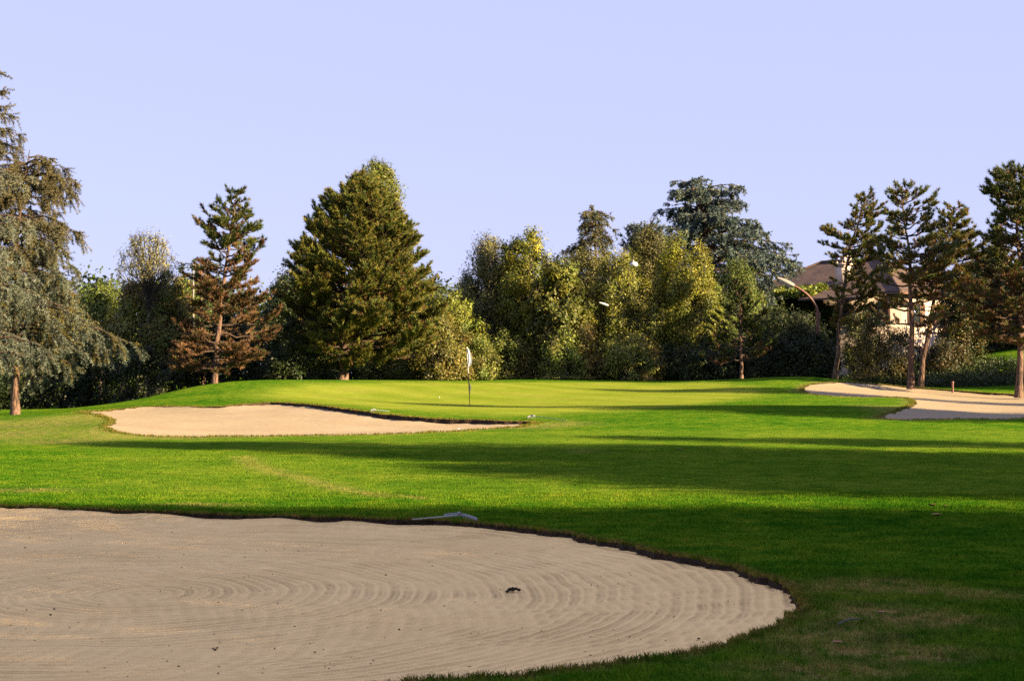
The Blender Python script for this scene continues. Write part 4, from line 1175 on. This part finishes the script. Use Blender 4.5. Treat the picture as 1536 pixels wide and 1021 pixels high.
def house():
    D = 112.0; corner = at(1347, 560, D)[:2]
    a = math.radians(45)
    eL = np.array([-math.cos(a), math.sin(a)]); eR = np.array([math.cos(a), math.sin(a)])
    LL, LR = 12.4, 7.6
    z0, ze = Hs(corner[0], corner[1]) - .6, at(1347, 434, D)[2]
    zr = ze + 2.35
    base = np.array([corner[0], corner[1], z0])
    root = empty('house', base)
    tag(root, 'house with low brown tiled roof, one wall under ivy, the other sunlit', 'house')
    def P(u, v, z): q = corner + eL * u + eR * v; return np.array([q[0], q[1], z])
    g = Geo()
    c = [P(0, 0, z0), P(LL, 0, z0), P(LL, LR, z0), P(0, LR, z0), P(0, 0, ze), P(LL, 0, ze), P(LL, LR, ze), P(0, LR, ze)]
    g.add(c, [[0, 4, 5, 1], [1, 5, 6, 2], [2, 6, 7, 3], [3, 7, 4, 0], [4, 7, 6, 5]])
    wall = g.build('wall', M_WALL, root, loc=base)
    def roof(u0, u1, v0, v1, z_e, z_t, nm='roof', hip=None):
        o = .55; u0 -= o; u1 += o; v0 -= o; v1 += o
        hp = (v1 - v0) / 2 if hip is None else hip
        ze_ = z_e - .12
        A, B, Cc, Dd = P(u0, v0, ze_), P(u1, v0, ze_), P(u1, v1, ze_), P(u0, v1, ze_)
        R1, R2 = P(u0 + hp, (v0 + v1) / 2, z_t), P(u1 - hp, (v0 + v1) / 2, z_t)
        g = Geo()
        def face(pts, e0, e1):
            e = norm(np.array(e1) - np.array(e0)); V = np.array(pts); r = V - e0
            s = r @ e; h = np.linalg.norm(r - s[:, None] * e, axis=1)
            col = np.stack([s, h, h * 0], 1)
            g.add(V, [list(range(len(V)))], col)
            g.add(V[::-1] - np.array([0, 0, .14]), [list(range(len(V)))], col[::-1])
        face([A, B, R2, R1], A, B); face([B, Cc, R2], B, Cc); face([Cc, Dd, R1, R2], Cc, Dd); face([Dd, A, R1], Dd, A)
        q = [A, B, Cc, Dd]
        for i in range(4):
            a_, b_ = q[i], q[(i + 1) % 4]
            g.add([a_, b_, b_ - [0, 0, .14], a_ - [0, 0, .14]], [[0, 3, 2, 1]], (0.1, .1, 0))
        r = g.build(nm, M_TILE, root, loc=base)
        # ridge and hip caps
        gg = Geo()
        for a_, b_ in ((R1, R2), (A, R1), (B, R2), (Cc, R2), (Dd, R1)):
            tube(gg, [a_ + [0, 0, .03], b_ + [0, 0, .03]], .10, 6, (.1, .1, 0))
        gg.build('ridge', M_TILE, r, loc=base)
        ge = Geo()
        for i in range(4):
            a_, b_ = q[i], q[(i + 1) % 4]
            tube(ge, [a_ + [0, 0, -.16], b_ + [0, 0, -.16]], .06, 6)
        ge.build('gutter', M_SHUT, r, loc=base)
        return r
    rf = roof(0, LL, 0, LR, ze, zr)
    # lower tiled porch roof on the ivy side
    gp = Geo(); zp = ze - .25
    V = np.array([P(1.4, -2.3, zp - .25), P(6.3, -2.3, zp - .25), P(6.3, -.56, zp + .35), P(1.4, -.56, zp + .35)])
    gp.add(V, [[0, 1, 2, 3]], [[0, 0, 0], [4.9, 0, 0], [4.9, 1.8, 0], [0, 1.8, 0]]); gp.add(V[::-1] - [0, 0, .12], [[0, 1, 2, 3]], (0, 0, 0))
    for i in range(4):
        a_, b_ = V[i], V[(i + 1) % 4]; gp.add([a_, b_, b_ - [0, 0, .12], a_ - [0, 0, .12]], [[0, 3, 2, 1]], (.1, .1, 0))
    gp.build('porch_roof', M_TILE, root, loc=base)
    # chimney: shaft, open top with four little piers and a cap
    ch = at(1270, 400, D + 3); ch = np.array([ch[0], D + 4.2]); zc = at(1270, 397, D)[2]
    rz = math.radians(-45)
    gc = Geo(); box(gc, (ch[0], ch[1], zc - .55), (.75, .75, 1.6), rz)
    box(gc, (ch[0], ch[1], zc + .29), (.92, .92, .10), rz)
    for sx in (-1, 1):
        for sy in (-1, 1):
            dx, dy = sx * .33, sy * .33
            box(gc, (ch[0] + dx * math.cos(rz) - dy * math.sin(rz), ch[1] + dx * math.sin(rz) + dy * math.cos(rz), zc + .56), (.16, .16, .44), rz)
    box(gc, (ch[0], ch[1], zc + .83), (1.0, 1.0, .09), rz)
    gc.build('chimney', M_WALL, rf, loc=base)
    # windows with shutters on both walls
    def window(side, s, zc_, w=1.0, h=1.35):
        e = eL if side == 'L' else eR; nrm_ = -eR if side == 'L' else -eL
        ang = math.atan2(e[1], e[0]); q = corner + e * s
        def at_(off, ds=0): return q + nrm_ * off + e * ds
        gf = Geo(); o = at_(.03)
        for ds in (-w / 2, w / 2): p = at_(.03, ds); box(gf, (p[0], p[1], zc_), (.09, .10, h + .1), ang)
        for dz in (-h / 2, h / 2): box(gf, (o[0], o[1], zc_ + dz), (w - .09, .11, .09), ang)
        fr = gf.build('window', M_WOOD, root, loc=base)
        gg = Geo(); p = at_(.012); box(gg, (p[0], p[1], zc_), (w - .09, .016, h - .09), ang); gg.build('pane', M_GLASS, fr, loc=base)
        gs = Geo(); p = at_(.10); box(gs, (p[0], p[1], zc_ - h / 2 - .10), (w + .35, .22, .08), ang); gs.build('sill', M_WALL, fr, loc=base)
        for sg in (-1, 1):
            gh = Geo(); p = at_(.045, sg * (w / 2 + .30)); box(gh, (p[0], p[1], zc_), (.5, .045, h + .06), ang)
            for k in range(12): box(gh, (at_(.075, sg * (w / 2 + .30))[0], at_(.075, sg * (w / 2 + .30))[1], zc_ - h / 2 + .08 + k * (h - .1) / 11), (.42, .018, .05), ang)
            gh.build('shutter', M_SHUT, fr, loc=base)
    for s in (2.2, 5.2): window('R', s, ze - 1.55)
    for s in (2.2, 5.2): window('R', s, ze - 4.4)
    for s in (1.6, 4.4): window('L', s, ze - 1.6)
    window('L', 3.0, ze - 4.4)
    # ivy: a plant of its own, climbing the shaded wall and over the eave
    rng = R_(500); gi = Geo(); gs = Geo()
    n = 30000
    u = rng.uniform(4.6, LL + .1, n); z = z0 + (ze - z0 - .2) * rng.uniform(0, 1, n) ** .9
    edge = 5.2 + .8 * np.sin(z * 1.1) + .35 * np.sin(z * 3.1)
    off = .06 + .28 * np.abs(np.sin(u * 1.3 + z * .7)) * rng.uniform(0, 1, n) + .12 * rng.random(n)
    k = u > edge - rng.exponential(.25, n)
    q = corner + eL[None] * u[k, None] - eR[None] * off[k, None]
    leaves(gi, np.column_stack([q, z[k]]), .2, pick(np.vstack([DRK * .8, DRK, MID * .7]), k.sum(), rng), rng, aspect=.8)
    n = 5200; u = rng.uniform(5.4, 9.6, n) ; v = rng.uniform(-2.0, .1, n); hgt = rng.uniform(0, .55, n) * (0.5 + 0.5 * np.sin(u * 2.4) ** 2)
    q = corner + eL[None] * u[:, None] + eR[None] * v[:, None]
    leaves(gi, np.column_stack([q, ze - .35 + (v + 2.0) * .22 + hgt]), .2, pick(np.vstack([YEL, MID]), n, rng), rng, aspect=.8)
    for k in range(9):
        uu = 5.6 + k * .75 + rng.normal(0, .2); zz = np.linspace(z0, ze - .4, 9); uw = uu + np.cumsum(rng.normal(0, .12, 9))
        q = corner + eL[None] * uw[:, None] - eR[None] * .05
        tube(gs, np.column_stack([q, zz]), np.linspace(.05, .015, 9), 5)
    bp = P(8, -.2, z0); iv = empty('ivy', bp)
    tag(iv, 'dark ivy covering the left wall of the house and spilling over the porch roof', 'ivy')
    gs.build('stem', M_BARK_GREY, iv, loc=bp); gi.build('foliage', M_LEAF, iv, loc=bp)
house()

# ------------------------------------------------------------------ lamps
M_RUST = paint_mat('red_brown_paint', (.13, .050, .036), .5); M_GALV = paint_mat('pale_grey_metal', (.20, .19, .18), .6, .1)
M_OPAL = paint_mat('white_plastic', (.48, .48, .47), .35, var=.04)
def curved(pts, n=24): return spline(np.array(pts), False, np.linalg.norm(np.diff(np.array(pts), axis=0), axis=1).min() / 6)
def lamp_curved():
    D = 88; b = at(1226, 560, D); z0 = Hs(b[0], D); r = empty('street_lamp', (b[0], D, z0))
    tag(r, 'curved rusty red lamp post with a long pale head, in front of the ivy', 'street lamp', 'street lamps behind the course')
    g = Geo(); p = [at(1226, 530, D), at(1227, 474, D)]
    tube(g, [[b[0], D, z0], p[0], p[1]], [.09, .085, .075], 10)
    g.build('pole', M_RUST, r, smooth=True, loc=(b[0], D, z0))
    g = Geo(); tube(g, [at(1227, 476, D), at(1227, 468, D)], .13, 10); g.build('collar', M_RUST, r, smooth=True, loc=(b[0], D, z0))
    g = Geo(); pts = [at(*q, D) for q in ((1227, 472), (1225, 462), (1219, 451), (1210, 441), (1199, 433), (1190, 428))]
    tube(g, curved(pts), .06, 8); g.build('arm', M_RUST, r, smooth=True, loc=(b[0], D, z0))
    g = Geo(); a, c = at(1191, 429, D), at(1166, 417, D); t = np.linspace(0, 1, 9)[:, None]
    P = a + (c - a) * t; rad = .05 + .09 * np.sin(np.linspace(.25, 1, 9) * 2.9)
    tube(g, P, rad, 10); h = g.build('lamp_head', M_GALV, r, smooth=True, loc=(b[0], D, z0))
    g = Geo(); tube(g, P[2:8] + [0, 0, -.07], rad[2:8] * .75, 8); g.build('diffuser', M_OPAL, h, smooth=True, loc=(b[0], D, z0))
lamp_curved()
def lamp_dome():
    D = 87.9; Dp = 89.6; b = at(934, 560, Dp); z0 = Hs(b[0], Dp); o = (b[0], Dp, z0); r = empty('street_lamp', o)
    tag(r, 'lamp with a white dome on a pale pole, standing among the birch leaves', 'street lamp', 'street lamps behind the course')
    g = Geo(); top = at(934, 412, Dp); tube(g, [[b[0], Dp, z0], top], [.08, .055], 10); g.build('pole', M_GALV, r, smooth=True, loc=o)
    c = at(951, 397.5, D)
    g = Geo(); tube(g, curved([top, at(935, 400, Dp - .2), at(942, 395, Dp - .9), c + [0, 0, .25]]), .035, 8); g.build('arm', M_GALV, r, smooth=True, loc=o)
    g = Geo(); n = 9; th = np.linspace(0, np.pi / 2, n)
    P = c + np.array([[0, 0, .18 * math.sin(t)] for t in th]); tube(g, P, .21 * np.cos(th) + .004, 20)
    h = g.build('lamp_head', M_OPAL, r, smooth=True, loc=o)
    g = Geo(); P = c + np.array([[0, 0, -.11 * math.sin(t)] for t in th]); tube(g, P, .19 * np.cos(th) + .004, 20); g.build('diffuser', M_OPAL, h, smooth=True, loc=o)
lamp_dome()
def lamp_slant():
    D = 87.3; Dp = 89.4; b = at(913, 560, Dp); z0 = Hs(b[0], Dp); o = (b[0], Dp, z0); r = empty('street_lamp', o)
    tag(r, 'lamp whose flat slanting head peeps from the leaves below the white dome', 'street lamp', 'street lamps behind the course')
    g = Geo(); top = at(914, 466, Dp); tube(g, [[b[0], Dp, z0], top], [.07, .05], 10); g.build('pole', M_RUST, r, smooth=True, loc=o)
    a, c = at(912.5, 458.2, D), at(899, 453.8, D)
    g = Geo(); tube(g, curved([top, at(914, 461, Dp - .5), at(913, 458.5, D + .7), a]), .035, 8); g.build('arm', M_RUST, r, smooth=True, loc=o)
    g = Geo(); t = np.linspace(0, 1, 7)[:, None]; tube(g, a + (c - a) * t, np.array([.04, .06, .07, .07, .06, .05, .03]), 10)
    g.build('lamp_head', M_OPAL, r, smooth=True, loc=o)
lamp_slant()
def lamp_left():
    D = 87.5; b = at(290, 574, D); z0 = Hs(b[0], D); r = empty('street_lamp', (b[0], D, z0)); o = (b[0], D, z0)
    tag(r, 'thin grey lamp post half hidden beside the rust brown pine', 'street lamp', 'street lamps behind the course')
    g = Geo(); top = at(290, 402, D); tube(g, [[b[0], D, z0], top], [.07, .045], 10); g.build('pole', M_GALV, r, smooth=True, loc=o)
    g = Geo(); tube(g, [at(290, 402, D), at(290, 399, D), at(290, 396, D)], [.16, .2, .06], 12); g.build('lamp_head', M_GALV, r, smooth=True, loc=o)
lamp_left()

# ------------------------------------------------------------------ flagstick, ball, rakes, small things
M_WHITE = paint_mat('white_paint', (.66, .66, .64), .4, var=.05); M_CLOTH = paint_mat('white_cloth', (.64, .63, .62), .9, var=.05)
M_BLACK = paint_mat('black_paint', (.02, .02, .02), .5); M_YEL = paint_mat('pale_yellow_cloth', (.60, .58, .32), .9, var=.08)
def ribbon(g, P, W, folds, depth, rows=14, cols=7):
    """hanging cloth: P, W give (top point, bottom point) and half-widths along it, pleated by folds"""
    t = np.linspace(0, 1, rows)
    C = P[0][None] * (1 - t[:, None]) + P[1][None] * t[:, None]
    w = np.interp(t, np.linspace(0, 1, len(W)), W)
    s = np.linspace(0, 1, cols)
    V = np.array([[C[i] + np.array([(s[j]) * w[i], depth * math.sin(s[j] * folds + t[i] * 2.0), -.02 * s[j]]) for j in range(cols)] for i in range(rows)])
    V = V.reshape(-1, 3); i = np.arange(rows - 1)[:, None] * cols; j = np.arange(cols - 1)[None]
    F = np.stack([i + j, i + j + 1, i + cols + j + 1, i + cols + j], -1).reshape(-1, 4)
    g.add(V, F); g.add(V + [0, .006, 0], F[:, ::-1])
def flagstick():
    b = on_ground(705, 609); D = b[1]; r = empty('flagstick', b)
    tag(r, 'thin leaning flagstick in the hole with a limp white flag', 'flagstick')
    top = at(700.5, 521.5, D)
    def along(py): f = (609 - py) / 87.5; return b + (top - b) * f
    g = Geo(); tube(g, [b - [0, 0, .08], along(560)], .013, 8); tube(g, [along(590) , along(572)], .017, 8); g.build('pole', M_BLACK, r, smooth=True, loc=b)
    g = Geo(); tube(g, [along(560), top], [.013, .010], 8); tube(g, [top, top + [0, 0, .03]], [.018, .014], 8); g.build('pole', M_WHITE, r, smooth=True, loc=b)
    g = Geo(); ribbon(g, [along(522.5), along(550)], [.07, .12, .15, .17, .14, .05], 9.0, .035); g.build('flag', M_CLOTH, r, smooth=True, loc=b)
    g = Geo(); ribbon(g, [along(573), along(591)], [.03, .06, .09, .05, .04, .02], 7.0, .025); g.build('ribbon', M_YEL, r, smooth=True, loc=b)
    g = Geo(); tube(g, [b + [0, 0, .006], b + [0, 0, .009]], .054, 20); g.build('cup', M_BLACK, r, loc=b)
flagstick()
def ball(px, py, label, lift=.021):
    p = on_ground(px, py)
    if inside(LEFT, p[:1], p[1:2])[0]:
        zz, _ = sand_z(LEFT, p[:1], p[1:2], .13, 1.5); p[2] = zz[0]
    g = Geo(); n = 14; th = np.linspace(-np.pi / 2, np.pi / 2, n); R = .0225
    c = p + [0, 0, lift + .004]
    tube(g, c + np.array([[0, 0, R * math.sin(t)] for t in th]), R * np.cos(th) + .0005, 18)
    o = g.build('golf_ball', M_WHITE, smooth=True, loc=c); tag(o, label, 'golf ball')
ball(659, 596.5, 'white golf ball lying on the putting green left of the flagstick')
ball(688, 636, 'white golf ball in the sand under the bank of the far left bunker')
M_RAKE = paint_mat('grey_plastic', (.15, .155, .17), .4, var=.1); M_HANDLE = paint_mat('pale_handle', (.20, .22, .17), .5, var=.1)
def rake(head_a, head_b, handle_end, label, arch, lift=.02, grip=M_HANDLE, headm=M_RAKE, tine=.06):
    """head_a, head_b: ends of the head on the ground; handle_end: far end of the handle"""
    mid = (head_a + head_b) / 2
    base = mid.copy(); r = empty('bunker_rake', base); tag(r, label, 'rake', 'rakes left by the bunkers')
    t = np.linspace(0, 1, 13)[:, None]
    Pm = head_a + (head_b - head_a) * t + np.array([0, 0, 1]) * (arch * np.sin(np.pi * t) + lift + tine)
    g = Geo(); tube(g, Pm, np.linspace(.011, .011, 13), 6)
    tube(g, Pm + [0, 0, .014], np.full(13, .009), 6); g.build('head', headm, r, smooth=True, loc=base)
    g = Geo()
    for k in range(1, 12):
        g = Geo(); tube(g, [Pm[k], Pm[k] - [0, .012, tine]], [.006, .003], 4); g.build('tine', headm, r, loc=base)
    g = Geo(); c = Pm[6]; tube(g, [c + [0, 0, .02], c + (handle_end - c) * .06 + [0, 0, .02]], .020, 8); g.build('socket', headm, r, smooth=True, loc=base)
    g = Geo(); tube(g, [c, c + (handle_end - c) * .5, handle_end], [.010, .009, .009], 8); g.build('handle', grip, r, smooth=True, loc=base)
a = on_ground(667, 779.5); c = on_ground(716, 785.5)
e = on_ground(618, 779.5); 
rake(a, c, e + [0, 0, .005], 'grey rake lying on the turf at the far edge of the near bunker', .03, lift=.012, tine=.03)
a = on_ground(791, 629.5); c = on_ground(803, 628); e = on_ground(850, 631.5)
rake(a, c, e + [0, 0, .03], 'rake with a pale handle lying at the right end of the far left bunker', .02, lift=.02)
a = on_ground(556, 619); c = on_ground(563, 617.5); e = on_ground(584, 617.5)
rake(a, c, e + [0, 0, .02], 'small dark rake lying on the bank in the middle of the far left bunker', .01, lift=.01, grip=M_RAKE)
# clod on the near sand, stick, leaves, marker post
def on_sand(px, py):
    p = on_ground(px, py)
    for _ in range(3):
        zz, _d = sand_z(NEAR, p[:1], p[1:2], .10, 1.2); dz = EYE - zz[0]
        q = at(px, py, p[1]); dirv = (q - np.array([0, 0, EYE])); t = (zz[0] - EYE) / dirv[2]; p = np.array([0, 0, EYE]) + dirv * t
    return p
def lump(g, c, s, rng, col=(.5, .5, .5)):
    n = 9; th = np.linspace(-np.pi / 2, np.pi / 2, 6); k = 8
    V = []
    for t in th:
        for j in range(k):
            a = 2 * np.pi * j / k; rr = rng.uniform(.7, 1.2)
            V.append([math.cos(t) * math.cos(a) * s[0] * rr, math.cos(t) * math.sin(a) * s[1] * rr, math.sin(t) * s[2] * rr])
    V = np.array(V) + c; i = np.arange(5)[:, None] * k; j = np.arange(k)[None]
    g.add(V, np.stack([i + j, i + (j + 1) % k, i + k + (j + 1) % k, i + k + j], -1).reshape(-1, 4), col)
p = on_sand(768, 887); rg = R_(600); g = Geo()
for k in range(14): lump(g, p + [rg.normal(0, .020), rg.normal(0, .02), .008 + rg.uniform(0, .018)], (.016, .014, .011), rg)
tag(g.build('turf_clod', M_SOIL, loc=p), 'dark crumbly clod of turf alone on the raked sand', 'clod')
g = Geo()
n = 380; k = 0
while k < n:
    px, py = rg.uniform(0, 1190), rg.uniform(770, 1015)
    q = on_ground(px, py)
    if not inside(NEAR, q[:1], q[1:2])[0]: continue
    q = on_sand(px, py); s = rg.uniform(.0025, .0062) * (1.6 if rg.random() < .06 else 1)
    lump(g, q + [0, 0, s * .3], (s * rg.uniform(.8, 1.6), s, s * .6), rg); k += 1
M_CRUMB = paint_mat('crumbs', (.10, .06, .035), .95, var=.5, scale=40)
tag(g.build('crumbs', M_CRUMB), 'dark crumbs and grit strewn over the near sand', 'grit', kind='stuff')
p = on_ground(1290, 940); g = Geo(); a_, b_ = on_ground(1257, 944), on_ground(1293, 936)
tube(g, np.array([a_ + [0, 0, .03], (a_ + b_) / 2 + [0, 0.02, .045], b_ + [0, 0, .035]]), [.005, .006, .003], 6)
tag(g.build('stick', M_BARK_PALE, loc=p), 'pale dry stick on the patchy turf right of the near bunker', 'stick')
M_DEAD = paint_mat('dead_leaf', (.26, .13, .05), .8, var=.4, scale=30)
def dead_leaf(px, py, s, label, group='fallen leaves on the turf'):
    p = on_ground(px, py); rgl = R_(int(px)); g = Geo()
    t = np.linspace(0, 1, 7); a = rgl.uniform(0, 6.28); d = np.array([math.cos(a), math.sin(a), 0]); w = np.array([-d[1], d[0], 0])
    V = []
    for u in t:
        hw = s * .38 * math.sin(math.pi * min(1, u * .95 + .03)) ** .7
        mid = p + d * s * (u - .5) + [0, 0, .028 + .03 * (u - .5) ** 2 / .25 * s * 6]
        V += [mid - w * hw + [0, 0, hw * .5], mid, mid + w * hw + [0, 0, hw * .4]]
    F = []
    for i in range(6): F += [[i * 3, i * 3 + 1, i * 3 + 4, i * 3 + 3], [i * 3 + 1, i * 3 + 2, i * 3 + 5, i * 3 + 4]]
    g.add(V, F)
    o = g.build('fallen_leaf', M_DEAD, loc=p); tag(o, label, 'leaf', group)
dead_leaf(1398, 762, .13, 'curled brown leaf on the shadow line at the right of the fairway')
dead_leaf(1417, 764, .09, 'smaller brown leaf beside the curled one on the shadow line')
dead_leaf(1405, 777, .12, 'flat brown leaf in the shade just below the shadow line')
dead_leaf(1256, 973, .07, 'small tan leaf in the shaded turf below the pale stick')
dead_leaf(1322, 926, .06, 'small pinkish leaf on the bare patch above the pale stick')
dead_leaf(1020, 676, .10, 'tiny leaf on the middle of the shaded fairway')
def marker():
    p = on_ground(1434, 587); p = p + [0, .6, 0]; r = empty('marker_post', p); tag(r, 'short red brown marker post behind the right hand bunker', 'post')
    g = Geo(); tube(g, [p - [0, 0, .1], p + [0, 0, .40]], .05, 10); g.build('post', M_RUST, r, smooth=True, loc=p)
    g = Geo(); tube(g, [p + [0, 0, .40], p + [0, 0, .44], p + [0, 0, .47]], [.065, .065, .02], 10); g.build('cap', M_RUST, r, smooth=True, loc=p)
marker()
